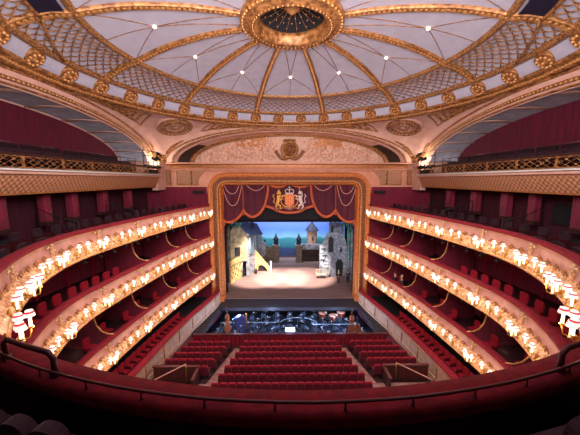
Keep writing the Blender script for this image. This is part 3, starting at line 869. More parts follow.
# ------------------------------------------------------------------ slips galleries
diag = []
for side in (0, 1):
    sg = -1 if side == 0 else 1; sd = 'left' if side == 0 else 'right'; X = sg * 11.0
    g = empty('slips_gallery', (X, 13, 11.8), label=f'{sd} upper gallery with gilded openwork balustrade over a deep bossed cove', cat='gallery')
    L = (-X, -13, -11.8)
    Y0, Y1 = 1.0, 24.2
    def strip(nm, pr, m_):
        mb = MB(); mb.grid([[(X + sg * a, y, z) for a, z in pr] for y in (Y0, (Y0 + Y1) / 2, Y1)], 0, False); return mb.build(nm, m_, g, L)
    strip('bossed_cove', [(.42, 10.83), (.34, 11.0), (.2, 11.3), (.08, 11.6), (.0, 11.64)], 'boss_gallery')
    strip('cove_moulding', [(.9, 10.78), (.52, 10.76), (.40, 10.78), (.38, 10.86)], 'gold_ground')
    strip('pink_moulding', [(.05, 11.62), (-.1, 11.64), (-.12, 11.72), (-.02, 11.76)], 'plaster')
    strip('ledge', [(-.02, 11.76), (-.16, 11.78), (-.16, 11.84), (.1, 11.85), (.1, 11.9)], 'white_paint')
    strip('gallery_floor', [(.1, 11.84), (3.0, 12.0)], 'dark_floor')
    strip('gallery_underside', [(.5, 10.8), (2.0, 10.8)], 'red_wall')
    mb = MB(); pit = .84; n = int((24.0 - 1.5) / pit)
    z0, z1 = 11.9, 12.34
    for k in range(n):
        y = 1.5 + pit * k
        for h0, h1 in ((z0, z0 + .22), (z0 + .22, z1)):
            for q in range(2):
                a, b = y + q * pit / 2, y + (q + 1) * pit / 2
                mb.tube([(X, a, h0), (X, b, h1)], .016, 3); mb.tube([(X, b, h0), (X, a, h1)], .016, 3)
        mb.ball((X, y + pit / 4, z0 + .11), (.03, .05, .05), 0, 5); mb.ball((X, y + pit * .75, z0 + .33), (.03, .05, .05), 0, 5)
        mb.lathe([(.075, -.015), (.095, 0), (.075, .015)], 8, 0, Matrix.Translation((X, y, z0 + .22)) @ Matrix.Rotation(PI / 2, 4, 'Y'))
    for z in (z0, z1): mb.box((X, 12.75, z), (.05, 22.5, .035))
    mb.build('openwork_panel', 'gold', g, L)
    mb = MB()
    for k in range(12): mb.box((X, 1.5 + 2.05 * k, 12.12), (.06, .08, .5))
    mb.build('balustrade_post', 'gold', g, L)
    mb = MB(); mb.box((X + sg * .03, 12.75, 12.42), (.16, 22.5, .1)); mb.build('arm_rail', 'dark_wood', g, L)
    # back wall and vaulted soffit of the gallery recess
    w = empty('wall_left_gallery' if side == 0 else 'wall_right_gallery', (0, 0, 0), kind='structure')
    def sa(a, b, xx, n=48): return [(xx, 13.6 + y, ZSP + z) for y, z in [(a * math.cos(PI * k / n), b * math.sin(PI * k / n)) for k in range(n + 1)]]
    A, B_, C_ = sa(10.8, 3.0, sg * 11.5), sa(10.2, 2.38, sg * 11.62), sa(9.9, 2.35, sg * 14.0)
    D_ = sa(10.1, 2.38, sg * 11.75)
    mb = MB(); mb.grid(list(zip(A, B_, D_))); mb.build('arch_face', 'plaster', w)
    mb = MB(); mb.grid([(p, tuple((Vector(p) + Vector(q)) / 2 + Vector((0, 0, .08))), q) for p, q in zip(D_, C_)]); mb.build('vault_soffit', 'soffit_grey', w)
    mb = MB(); mb.tube([(x - sg * .03, y, z) for x, y, z in sa(10.75, 2.98, sg * 11.48)], .06, 5); mb.tube([(x, y, z) for x, y, z in sa(10.25, 2.4, sg * 11.62)], .05, 5)
    mb.build('arch_moulding', 'gold', w)
    mb = MB(); mb.tube(sa(10.5, 2.62, sg * 11.58, 80), .1, 6)
    for p in sa(10.5, 2.62, sg * 11.52, 150): mb.ball((p[0] - sg * .05, p[1], p[2] - .02), .055, 1, 5)
    mb.build('arch_garland', ['gold_beads', 'gold_bright'], w)
    mb = MB()
    for k in (5, 9, 13, 17, 21, 25, 30, 35, 40, 44):
        p, q = Vector(D_[k]), Vector(C_[k]); m_ = (p + q) / 2 + Vector((0, 0, .06))
        for e_ in (-.12, .12): mb.tube([p + Vector((0, e_, -.03)), m_ + Vector((0, e_, -.03)), q + Vector((0, e_, -.03))], .03, 4)
        mb.grid([[tuple(v + Vector((0, e_, -.02))) for e_ in (-.12, .12)] for v in (p, m_, q)], 1)
    mb.tube([(x, y, z - .02) for x, y, z in C_], .06, 5, 1); mb.tube([(x, y, z - .02) for x, y, z in D_], .05, 5)
    mb.build('soffit_rib', ['plaster', 'plaster'], w)
    mb = MB(); mb.prism([(y, z) for x, y, z in sa(10.4, 2.6, 0)] + [(3.2, 11.6), (24.0, 11.6)], 0, .1, 0, Matrix.Translation((sg * 14.05, 0, 0)) @ Matrix.Rotation(PI / 2, 4, 'Z') @ Matrix.Scale(1, 4))
    mb.build('back_wall', 'gallery_wall', w)
    mb = MB(); mb.box((sg * 12.8, 24.1, 12.3), (2.6, .2, 1.4)); mb.build('end_wall', 'plaster', w)
    # benches and rails of the gallery
    bs = None
    for row, (x, z) in enumerate(((11.75, 12.0), (12.7, 12.35))):
        for k in range(13):
            y = 5.2 + 1.3 * k
            if bs is None:
                bs = empty('gallery_bench')
                MB().rbox((0, .0, .0), (1.1, .1, .46), .06, 0, Matrix.Rotation(PI / 2, 4, 'Z')).build('backrest', 'dark_seat', bs, (.16, 0, .58))
                MB().box((0, 0, .3), (.34, 1.1, .08)).build('seat', 'dark_seat', bs)
                l_ = MB().box((0, 0, .13), (.3, .05, .26)).build('leg', 'black_metal', bs, (0, -.45, 0)); l2 = l_.copy(); COL.objects.link(l2); l2.location = (0, .45, 0)
                o = bs
            else: o = copy_tree(bs)
            o.location = (sg * x, y, z - .1); o.rotation_euler = (0, 0, 0 if sg > 0 else PI)
            tag(o, f'dark gallery bench, {ORD[13 - k]} from the stage, {("front", "back")[row]} row of the {sd} upper gallery', 'bench', f'benches of the {sd} upper gallery')
    for k in range(5):
        r_ = empty('gallery_rail', (sg * 12.2, 6.0 + 3.8 * k, 12.3), label=f'dark tubular guard rail, {ORD[5 - k]} from the stage in the {sd} upper gallery', cat='guard rail', group=f'guard rails of the {sd} upper gallery')
        mb = MB(); mb.tube([(0, -1.7, .72), (0, 1.5, .72)], .03, 5); mb.tube([(0, -1.7, .42), (0, 1.5, .42)], .02, 5); mb.build('rail', 'rail_wood', r_)
        p_ = None
        for q in range(4):
            if p_ is None: p_ = MB().tube([(0, 0, -.2), (0, 0, .72)], .022, 5).build('post', 'black_metal', r_); p_.location = (0, -1.6, 0)
            else: p2 = p_.copy(); COL.objects.link(p2); p2.location = (0, -1.6 + q, 0)
    # lighting rig at the stage end of the gallery
    rg = empty('lighting_rig', (sg * 11.2, 23.3, 12.3), label=f'black pipe rig of stage lights at the stage end of the {sd} upper gallery', cat='lighting rig')
    mb = MB()
    for z in (.25, .95, 1.35): mb.tube([(-sg * .1, -1.6, z), (-sg * .1, .7, z)], .03, 5)
    for y in (-1.6, -.8, 0, .7): mb.tube([(-sg * .1, y, -.1), (-sg * .1, y, 1.4)], .025, 5)
    mb.tube([(-sg * .1, .3, .95), (-sg * .8, .3, .95)], .025, 5)
    mb.build('pipe_frame', 'black_metal', rg)
    lh = None
    for k, (x, y, z) in enumerate(((-.2, -1.3, .1), (-.2, -.6, .1), (-.25, .0, .1), (-.3, .45, .15), (-.3, -.2, .75), (-.3, .4, .8), (-.5, .3, 1.15))):
        mb = MB(); T = Matrix.Rotation(R(70), 4, 'X') @ Matrix.Rotation(R(20 * sg), 4, 'Y')
        mb.lathe([(0, -.22), (.09, -.2), (.11, .18), (.12, .2), (0, .17)], 10, 0, T); mb.box((0, 0, .12), (.3, .03, .03))
        mb.build('stage_light', 'black_metal', rg, (sg * -x * -1, y, z))
    mb = MB(); mb.box((-sg * .05, -.3, -.25), (.5, 1.3, .3)); mb.build('control_box', 'black_metal', rg)
    ld = bpy.data.lights.new('rig_glow', 'POINT'); ld.energy = 85; ld.color = (1, .86, .72); ld.shadow_soft_size = .08
    l = bpy.data.objects.new('rig_glow', ld); COL.objects.link(l); l.location = (sg * 11.15, 23.75, 13.05)

# added warm point lights that brighten the boxes, with no fitting
bl = bpy.data.lights.new('box_fill', 'POINT'); bl.energy = 9; bl.color = (1.0, .72, .6); bl.shadow_soft_size = .12
for Z in (ZB, ZC, ZS + .2):
    for y in (23.5, 20.5, 17.2, 13.5, 10.5):
        for side in (0, 1):
            s = s_of_y(y); s = s if side == 0 else LEN - s
            l = bpy.data.objects.new('box_fill', bl); COL.objects.link(l); l.location = hs(s, -2.0, Z + 1.25)
# ------------------------------------------------------------------ stalls
def zfl(y): return -1.0 + max(0, 19.2 - y) * .21
fl = empty('floor', (0, 0, 0), kind='structure')
mb = MB(); ys = [20.0, 19.2, 17, 15, 13, 10, 6, 2.5]
mb.grid([[(-9.2, y, zfl(y)), (9.2, y, zfl(y))] for y in ys], 0, False); mb.build('stalls_floor', 'stall_floor', fl)
mb = MB()
def edge(y): return 3.37 + (18.66 - y) * .135
for sg in (-1, 1):
    mb.grid([[(sg * (edge(y) + .12), y, zfl(y) + .02), (sg * (edge(y) + .85 + .0 * y), y, zfl(y) + .02)] for y in (19.3, 17, 15, 13, 10)], 0, False)
mb.build('aisle_carpet', 'aisle_carpet', fl)
mb = MB()
for sg in (-1, 1):
    mb.grid([[(sg * (edge(y) - .0), y, zfl(y) + .03), (sg * (edge(y) + 4.2), y, zfl(y) + .03)] for y in (14.35, 13.0, 11)], 0, False)
mb.build('entrance_carpet', 'aisle_carpet', fl)
ts = tipup_src('red_seat', 'stalls_chair', .42); seatn = 0
def stall_seat(x, y, label, group):
    global seatn
    o = ts if seatn == 0 else copy_tree(ts); seatn += 1
    o.location = (x, y, zfl(y)); tag(o, label, 'seat', group)
for r in range(7):
    y = 18.66 - .95 * r; hw = edge(y); n = int(round(2 * hw / .435))
    for k in range(n):
        x = -hw + (k + .5) * 2 * hw / n
        fromleft = k < n / 2; q = k + 1 if fromleft else n - k
        stall_seat(x, y + .25, f'red stalls seat, {ORD[q]} from the {"left" if fromleft else "right"} aisle, {ORD[r + 1]} central row from the pit', f'seats of the {ORD[r + 1]} central stalls row')
for sg, sd in ((-1, 'left'), (1, 'right')):
    for r in range(5):
        y = 18.66 - .95 * r; x0 = edge(y) + .92; n = (7, 7, 7, 7, 6)[r]
        for k in range(n):
            stall_seat(sg * (x0 + .22 + .435 * k), y + .25, f'red stalls seat, {ORD[k + 1]} from the aisle, {ORD[r + 1]} row of the {sd} side block', f'seats of the {sd} side block, {ORD[r + 1]} row')
    # entrance screens with brass handrails
    e = empty('entrance_screen', (sg * 6.5, 14.55, .15), label=f'low panelled wooden screen with sloping brass handrail at the {sd} stalls entrance', cat='screen')
    mb = MB(); mb.box((0, 0, .35), (2.5, .1, .95)); mb.box((sg * -1.25, -.5, .3), (.1, 1.0, .9)); mb.build('panel', 'dark_wood', e)
    mb = MB(); mb.box((0, 0, .85), (2.6, .16, .06)); mb.box((sg * -1.25, -.5, .78), (.16, 1.1, .06)); mb.build('capping', 'rail_wood', e)
    mb = MB()
    for q in range(6): mb.box((-1.05 + .42 * q, -.06, .4), (.3, .03, .55))
    mb.build('raised_panel', 'seat_wood', e)
    mb = MB(); mb.tube([(sg * -.6, -.05, .9), (sg * -.6, -.1, 1.05), (sg * .75, -1.4, 1.0), (sg * .75, -1.4, .3)], .03, 6); mb.build('handrail', 'cream', e)
    mb = MB(); mb.tube([(sg * -.6, -.1, .0), (sg * -.6, -.1, 1.05)], .025, 5); mb.build('handrail_post', 'brass', e)

# pit barrier
b = empty('pit_barrier', (0, 19.75, -1.0), label='long low red barrier with wooden capping between stalls and orchestra pit', cat='barrier')
MB().box((0, 0, .42), (14.6, .14, .84)).build('velvet_panel', 'red_velvet', b)
MB().box((0, 0, .88), (14.7, .24, .07)).build('capping', 'rail_wood', b)
mb = MB()
for k in range(44): mb.box((-7.1 + k * 14.2 / 43, -.09, .42), (.06, .05, .8))
mb.build('upright', 'seat_wood', b)

# ------------------------------------------------------------------ pit and forestage
fs = empty('floor_forestage', (0, 0, 0), kind='structure')
mb = MB(); mb.box((0, 25.1, -.2), (15.0, 2.2, .3)); 
mb.build('apron', 'apron', fs)
mb = MB()
for sg in (-1, 1):
    P = [(sg * 6.3, 24.0), (sg * 6.62, 19.9), (sg * 8.3, 19.9), (sg * 7.5, 24.0)]
    if sg > 0: P = P[::-1]
    mb.prismz(P, -.45, -.08)
mb.build('side_deck', 'apron', fs)
mb = MB()
for sg in (-1, 1):
    for k in range(11):
        y = 20.1 + .38 * k; t = (y - 19.9) / 4.1
        mb.box((sg * (7.42 - .5 * t), y, -.07), (1.55 - .4 * t, .03, .02))
    for q in (.25, .5, .75):
        mb.tube([(sg * (6.62 + 1.6 * q), 19.95, -.07), (sg * (6.3 + 1.1 * q), 24.0, -.07)], .015, 3)
mb.build('deck_joint', 'black_metal', fs)
mb = MB(); mb.box((0, 22.9, -1.75), (16.4, 6.4, .1)); mb.build('pit_floor', 'pit_floor', fs)
mb = MB(); mb.box((0, 26.0, -1.5), (16.4, .1, 2.4)); mb.box((0, 19.85, -1.85), (16, .06, 1.6))
for sg in (-1, 1): mb.box((sg * 8.1, 22.9, -1.5), (.1, 6.4, 2.2))
mb.build('pit_wall', 'black_drape', fs)
# music stands
ms = empty('music_stand'); T = Matrix.Rotation(R(-35), 4, 'X')
MB().tube([(0, 0, 0), (0, 0, .95)], .02, 5).build('pole', 'stand_metal', ms)
MB().box((0, -.06, 1.24), (.12, .03, .02)).build('stand_glint', 'stand_glow', ms)  # added glowing strip that imitates bluish highlights on the stands
mb = MB()
for a in (0, 120, 240): mb.tube([(0, 0, .15), (.22 * math.cos(R(a)), .22 * math.sin(R(a)), .01)], .012, 4)
mb.build('foot', 'stand_metal', ms)
dk = MB().box((0, 0, 0), (.5, .02, .34), 0, Matrix.Translation((0, 0, 1.05)) @ T).build('desk', 'black_metal', ms)
MB().box((0, -.02, 0), (.42, .01, .28), 0, Matrix.Translation((0, 0, 1.06)) @ T).build('sheet_music', 'paper', dk)
mc = empty('orchestra_chair')
MB().box((0, 0, .44), (.42, .42, .05)).build('seat', 'stand_metal', mc); MB().rbox((0, .2, .72), (.42, .04, .34), .06).build('backrest', 'stand_metal', mc)
for x in (-.19, .19):
    for y in (-.19, .19): MB().tube([(x, y, 0), (x, y, .44)], .015, 4).build('leg', 'steel', mc)
random.seed(5); fm = fc = True
PITZ = -1.7
def pit_pos():
    out = []
    for ri, (rad, n) in enumerate(((1.7, 6), (2.7, 9), (3.9, 13), (5.2, 15))):
        for k in range(n):
            a = R(14 + 152 * k / (n - 1)); x = rad * 1.15 * math.cos(a); y = 20.1 + rad * math.sin(a) * .86
            if y > 25.2: continue
            if abs(x) > 6.0: continue
            out.append((ri, k, -x, y))
    return out
for ri, k, x, y in pit_pos():
    a = math.atan2(20.1 - y, 0 - x)
    o = ms if fm else copy_tree(ms); fm = False
    o.location = (x, y, PITZ); o.rotation_euler = (0, 0, a + PI / 2 + PI + random.uniform(-.3, .3))
    tag(o, f'music stand with white sheets, {ORD[k + 1]} from the left in the {ORD[ri + 1]} arc of the pit', 'music stand', f'music stands in the {ORD[ri + 1]} arc of the orchestra pit')
    o = mc if fc else copy_tree(mc); fc = False
    o.location = (x + .55 * math.cos(a + PI), y + .55 * math.sin(a + PI), PITZ); o.rotation_euler = (0, 0, a + PI / 2 + PI + PI + random.uniform(-.3, .3) - PI)
    tag(o, f'black orchestra chair, {ORD[k + 1]} from the left in the {ORD[ri + 1]} arc of the pit', 'chair', f'orchestra chairs in the {ORD[ri + 1]} arc of the pit')
# cold point lights that give the pit its blue lighting
for x, y, e in ((-4.4, 22.4, 260), (-1.6, 23.4, 220), (1.4, 22.2, 220), (4.3, 22.6, 260), (0, 21.1, 60)):
    ld = bpy.data.lights.new('pit_light', 'POINT'); ld.energy = e; ld.color = (.42, .62, 1.0); ld.shadow_soft_size = .06
    l = bpy.data.objects.new('pit_light', ld); COL.objects.link(l); l.location = (x, y, .15)
# conductor's podium with a bright score
pd = empty('conductor_podium', (0, 20.55, PITZ), label='conductor podium with guard rail and brightly lit score at the near edge of the pit', cat='podium')
MB().box((0, 0, .25), (1.1, .9, .5)).build('platform', 'dark_wood', pd)
MB().box((0, 0, 0), (.74, .5, .02), 0, Matrix.Translation((0, .15, 1.35)) @ Matrix.Rotation(R(20), 4, 'X')).build('score', 'score_glow', pd)
MB().tube([(0, .15, .5), (0, .15, 1.33)], .03, 6).box((0, .15, 1.3), (.8, .5, .03)).build('desk', 'black_metal', pd)
mb = MB(); mb.tube([(-.5, -.4, .5), (-.5, -.4, 1.4), (.5, -.4, 1.4), (.5, -.4, .5)], .02, 5); mb.build('guard_rail', 'steel', pd)
# pit rails
for nm, pts, lab in (('pit_rail', [(-5.9, 22.6, -.7), (-1.2, 22.6, -.7)], 'pale straight divider rail across the left of the orchestra pit'),
                     ('pit_rail', [(1.9, 22.2, -.7), (5.9, 22.2, -.7)], 'pale straight divider rail across the right of the orchestra pit'),
                     ('pit_rail', [(.7 + 2.9 * math.sin(R(a)) * (1 if a > 0 else 1) * .55, 22.3 + 1.1 * math.cos(R(a)), -.7) for a in range(-80, 81, 16)], 'pale arched rail right of the podium in the orchestra pit')):
    o = empty(nm, (0, 0, 0), label=lab, cat='rail'); MB().tube(pts, .03, 5).build('top_bar', 'glint', o)
    for p in (pts[0], pts[len(pts) // 2], pts[-1]): MB().tube([p, (p[0], p[1], PITZ)], .02, 5).build('post', 'steel', o)
# kettledrums
kd = empty('kettledrum'); MB().lathe([(0, .25), (.22, .32), (.34, .5), (.38, .78), (.4, .8)], 18).build('bowl', 'copper', kd)
MB().lathe([(0, .815), (.39, .81), (.4, .79)], 18).build('drumhead', 'cream', kd)
mb = MB()
for a in (30, 150, 270): mb.tube([(.36 * math.cos(R(a)), .36 * math.sin(R(a)), .7), (.32 * math.cos(R(a)), .32 * math.sin(R(a)), 0)], .02, 4)
mb.build('stand', 'steel', kd)
for k, (x, y) in enumerate(((3.0, 24.1), (3.9, 23.6), (4.7, 24.2))):
    o = kd if k == 0 else copy_tree(kd); o.location = (x, y, PITZ + .3); tag(o, f'copper kettledrum, {ORD[k + 1]} from the left at the back right of the orchestra pit', 'kettledrum', 'kettledrums in the orchestra pit')
MB().box((3.9, 24.0, PITZ + .15), (2.8, 1.2, .28)).build('drum_riser', 'pit_floor'); tag(bpy.data.objects['drum_riser'], 'dark riser under the kettledrums in the orchestra pit', 'riser')
# covered harp (blue)
h = empty('harp', (-4.2, 22.2, PITZ), rz=.4, label='concert harp under a blue cloth cover in the left of the orchestra pit', cat='harp')
MB().prism([(-.35, 0), (.35, 0), (.5, 1.5), (.1, 1.85), (-.45, 1.7)], -.18, .18).build('cover', 'blue_cloth', h); MB().box((0, 0, .05), (.9, .5, .1)).build('base', 'dark_wood', h)
MB().tube([(.55, 0, 0), (.55, 0, 1.8)], .05, 8).ball((.55, 0, 1.85), .09, 0, 8).build('column', 'gold', h)
# double basses and cellos leaning
vb = empty('double_bass')
o1 = []
for k in range(28):
    a = 2 * PI * k / 28; r_ = 1 - .28 * (abs(math.cos(a)) > .8)
    z = .75 + .62 * math.sin(a); w = (.33 if z < .7 else .25) * math.cos(a)
    if .62 < z < .95: w *= .72
    o1.append((w, z))
MB().prism(o1, -.1, .1).build('body', 'violin_wood', vb)
MB().box((0, -.12, 1.55), (.07, .05, .75)).ball((0, -.12, 1.95), (.05, .05, .09), 0, 6).build('neck', 'dark_wood', vb)
MB().tube([(0, 0, 0), (0, 0, .15)], .015, 4).build('spike', 'steel', vb)
for k, (x, y, t) in enumerate(((-5.5, 23.3, .3), (-5.3, 22.4, .4), (5.2, 22.2, -.3), (5.4, 23.0, -.4), (5.5, 21.4, -.2))):
    o = vb if k == 0 else copy_tree(vb); o.location = (x, y, PITZ); o.rotation_euler = (-.15, 0, t)
    tag(o, f'double bass standing at the {"left" if x < 0 else "right"} end of the orchestra pit, {ORD[(k if x < 0 else k - 2) + 1]} of its row', 'double bass', f'double basses at the {"left" if x < 0 else "right"} end of the pit')

# ------------------------------------------------------------------ stage
st = empty('floor_stage', (0, 0, 0), kind='structure')
MB().box((0, 33.2, -.1), (22, 14.6, .2)).build('stage_boards', 'stage_floor', st)
MB().box((0, 43.2, -.1), (30, 5.6, .2)).build('upstage_boards', 'apron', st)
# painted sky backdrop: colour bands painted on the cloth
m = mat('backdrop_paint', (60, 110, 200), 0.9); nt = m.node_tree; bs_ = nt.nodes['Principled BSDF']
tc = nt.nodes.new('ShaderNodeTexCoord'); sp = nt.nodes.new('ShaderNodeSeparateXYZ'); nt.links.new(tc.outputs['Object'], sp.inputs[0])
nz = nt.nodes.new('ShaderNodeTexNoise'); nz.inputs['Scale'].default_value = .55; nz.inputs['Detail'].default_value = 6; nt.links.new(tc.outputs['Object'], nz.inputs['Vector'])
ad = nt.nodes.new('ShaderNodeMath'); ad.operation = 'MULTIPLY_ADD'; ad.inputs[1].default_value = 1.0; nt.links.new(nz.outputs['Fac'], ad.inputs[0]); nt.links.new(sp.outputs['Z'], ad.inputs[2])
dv = nt.nodes.new('ShaderNodeMath'); dv.operation = 'DIVIDE'; dv.inputs[1].default_value = 9.0; nt.links.new(ad.outputs[0], dv.inputs[0])
cr = nt.nodes.new('ShaderNodeValToRGB'); nt.links.new(dv.outputs[0], cr.inputs['Fac'])
E_ = cr.color_ramp.elements
E_[0].position = 0.0; E_[0].color = srgb((44, 56, 96)); E_[1].position = 1.0; E_[1].color = srgb((44, 74, 176))
for p, c in ((.18, (48, 62, 104)), (.20, (34, 100, 116)), (.34, (52, 130, 140)), (.37, (120, 170, 200)), (.5, (84, 120, 200)), (.66, (96, 118, 196))):
    e_ = E_.new(p); e_.color = srgb(c)
nt.links.new(cr.outputs['Color'], bs_.inputs['Base Color'])
bd = MB(); bd.box((0, 0, 4.6), (17, .05, 9.2)).build('painted_backdrop', 'backdrop_paint'); bd = bpy.data.objects['painted_backdrop']; bd.location = (0, 41.5, 0)
tag(bd, 'painted cloth backdrop of blue sky above teal sea and hills at the back of the stage', 'backdrop')
MB().box((0, 42.2, 6), (24, .1, 14)).build('wall_stage_back', 'black_drape'); structure(bpy.data.objects['wall_stage_back'])
# black masking
for nm, c, d, lab in (('stage_border', (0, 27.6, 10.4), (15, .15, 6.3), 'black horizontal masking cloth above the stage opening'),
                      ('stage_masking', (-7.6, 27.5, 5), (2.6, .15, 12), 'tall black masking cloth at the left edge of the stage opening'),
                      ('stage_masking', (7.75, 27.5, 5), (2.6, .15, 12), 'tall black masking cloth at the right edge of the stage opening')):
    o = empty(nm, c, label=lab, cat='masking cloth'); MB().box((0, 0, 0), d).build('cloth', 'black_drape', o)
    mb = MB()
    if nm == 'stage_border': mb.tube([(-7.4, -.02, -d[2] / 2), (7.4, -.02, -d[2] / 2)], .03, 5)
    else: mb.tube([((1.3 if c[0] < 0 else -1.3), -.02, -6), ((1.3 if c[0] < 0 else -1.3), -.02, 6)], .03, 5)
    mb.build('hem', 'black_drape', o)
for sg in (-1, 1): structure(MB().box((sg * 10.5, 34, 6), (.1, 16, 14)).build('wall_stage_left' if sg < 0 else 'wall_stage_right', 'black_drape'))

# left house
def wallp(mb, a, b, z0, ztop_a, ztop_b=None, th=.2, mi=0, apex=None):
    """upright wall slab from ground point a to b"""
    a, b = Vector((a[0], a[1], 0)), Vector((b[0], b[1], 0)); t = (b - a); L = t.length; t.normalize(); n = Vector((-t.y, t.x, 0))
    T = Matrix(((t.x, n.x, 0, a.x), (t.y, n.y, 0, a.y), (0, 0, 1, 0), (0, 0, 0, 1)))
    zb = ztop_a if ztop_b is None else ztop_b
    P = [(0, z0), (L, z0), (L, zb)] + ([apex] if apex else []) + [(0, ztop_a)]
    mb.prism(P, 0, th, mi, T); return T, L
def arch_poly(x0, x1, z0, z1, n=8):
    r = (x1 - x0) / 2; c = (x0 + x1) / 2; return [(x0, z0), (x1, z0)] + [(c + r * math.cos(PI * k / n), z1 - r + r * math.sin(PI * k / n)) for k in range(n + 1)]
hz = empty('stage_house', (-5.5, 32, 0), label='painted stage house with gable, slate roof and blue shutters, left of the stage', cat='stage house')
LC = (5.5, -32, 0)
A, B, C_, D = (-6.75, 31.2), (-4.85, 31.9), (-3.55, 36.0), (-6.3, 37)
mb = MB(); T1, L1 = wallp(mb, A, B, 2.0, 5.3, 5.2, apex=(.75, 6.75)); mb.build('gable_wall', 'stone_cream', hz, LC)
mb = MB(); T2, L2 = wallp(mb, B, C_, 0, 5.2, 4.6); mb.build('side_wall', 'stone_pale', hz, LC)
mb = MB(); a3 = Vector((-6.02, 31.5, 6.75)); mb.add([(-4.75, 31.7, 5.1), (-3.4, 36.1, 4.4), (-4.2, 36.6, 5.7), (-6.05, 31.5, 6.8), (-4.75, 31.7, 5.0), (-3.4, 36.1, 4.3), (-4.2, 36.6, 5.6), (-6.05, 31.5, 6.7)], [(0, 1, 2, 3), (7, 6, 5, 4), (0, 4, 5, 1), (1, 5, 6, 2), (2, 6, 7, 3), (3, 7, 4, 0)])
mb.build('roof', 'slate', hz, LC)
MB().box((-4.4, 33.2, 6.1), (.35, .35, .9)).build('chimney', 'slate_dark', hz, LC)
mb = MB(); T0, L0 = wallp(mb, (-6.45, 29.75), (-4.65, 33.7), 0, 2.5, 2.5); lw = mb.build('ground_storey_wall', 'stone_yellow', hz, LC)
mb = MB(); mb.prism(arch_poly(2.2, 3.2, 0, 1.9), -.03, .05, 0, T0); mb.build('arched_door', 'window_dark', hz, LC)
mb = MB(); mb.tube([(x, -.05, z) for x, z in arch_poly(2.15, 3.25, 0, 1.97)[1:] + [(2.15, 0)]], .07, 5, 0, T=T0); mb.build('door_surround', 'frame_white', hz, LC)
mb = MB()
for k in range(9): mb.box((.25 + .22 * k, -.03, .6 + 1.35 * ((k * 7) % 5) / 5), (.09, .06, .22), 0, T0)
for k in range(7): mb.box((.15 + .3 * k, -.03, 1.9 + .1 * (k % 2)), (.12, .06, .12), 0, T0)
mb.build('dark_stone', 'window_dark', hz, LC)
mb = MB(); mb.box((.85, -.03, 3.2), (.62, .1, 1.0), 0, T1); mb.build('window', 'window_dark', hz, LC)
mb = MB(); mb.tube([(.35, -.04, 4.9), (.5, -.04, 4.7), (.35, -.04, 4.55), (.5, -.04, 4.35), (.35, -.04, 4.25)], .04, 5, 0, T=T1); mb.build('iron_anchor', 'window_dark', hz, LC)
for k in range(2):
    mb = MB(); x = 1.0 + 1.7 * k; mb.box((x, -.04, 3.6), (.95, .08, 1.9), 0, T2); w_ = mb.build('shutter', 'shutter_blue', hz, LC)
    mb = MB(); mb.tube([(x - .5, -.08, 2.6), (x + .5, -.08, 2.6), (x + .5, -.08, 4.6), (x - .5, -.08, 4.6)], .045, 4, 0, True, T2); mb.build('frame', 'frame_white', w_)
mb = MB()
for k, x in enumerate((.3, .9, 1.5, 2.2, 2.8, 3.4)): mb.box((x, -.02, .8 + .5 * (k % 3)), (.2, .05, .14), 0, T2)
mb.build('dark_stone', 'stone_brown', hz, LC)
mb = MB(); mb.tube([(-6.9, 30.7, 0), (-6.85, 30.7, 3.5), (-6.7, 30.7, 7)], [.35, .28, .2], 8); tr_ = mb.build('tree_trunk', 'stone_brown')
tr = empty('stage_tree', (-6.9, 30.7, 0), label='pale stage tree trunk with green foliage at the far left of the set', cat='tree'); tr_.parent = tr; tr_.location = (6.9, -30.7, 0)
mb = MB(); random.seed(3)
for k in range(34): mb.ball((random.uniform(-.3, 1.5), random.uniform(-.3, .3), random.uniform(6.3, 7.2) - (.0 if k > 6 else .5)), (random.uniform(.12, .3), .15, random.uniform(.08, .2)), 0, 6)
mb.build('foliage', 'foliage_green', tr)
# outside stair
sr = empty('stage_stair', (-3.3, 34, 0), label='yellow stone outside stair with dark railing beside the left stage house', cat='stair')
mb = MB(); mb.prism([(-1.15, 0), (-1.15, 2.8), (-.85, 2.8), (.95, .5), (.95, 0), (.75, 0), (.3, .6), (-.1, .9), (-.5, .7), (-.6, 0)], -.1, .1); mb.build('string_wall', 'stone_yellow', sr)
mb = MB()
for k in range(9): mb.box((-.9 + .2 * k, .5, 2.3 - .25 * k), (.25, .9, .25))
mb.build('steps', 'stone_brown', sr)
mb = MB(); mb.prism(arch_poly(-.6, .1, 0, .95), .12, .2); mb.build('under_arch', 'window_dark', sr)
mb = MB(); mb.tube([(-1.1, .9, 3.3), (.9, .9, 1.1)], .04, 5)
for k in range(8): mb.tube([(-1.0 + .25 * k, .9, 2.3 - .25 * k), (-1.0 + .25 * k, .9, 3.2 - .275 * k)], .02, 4)
mb.build('railing', 'window_dark', sr)
MB().box((1.05, 0, .65), (.2, .3, 1.3)).build('newel', 'stone_pale', sr)
MB().ball((-.95, -.5, .35), (.22, .22, .35), 0, 8).build('barrel', 'dark_wood'); o = bpy.data.objects['barrel']; o.location = (-3.1, 33.6, .0); tag(o, 'dark barrel standing under the yellow stage stair', 'barrel')
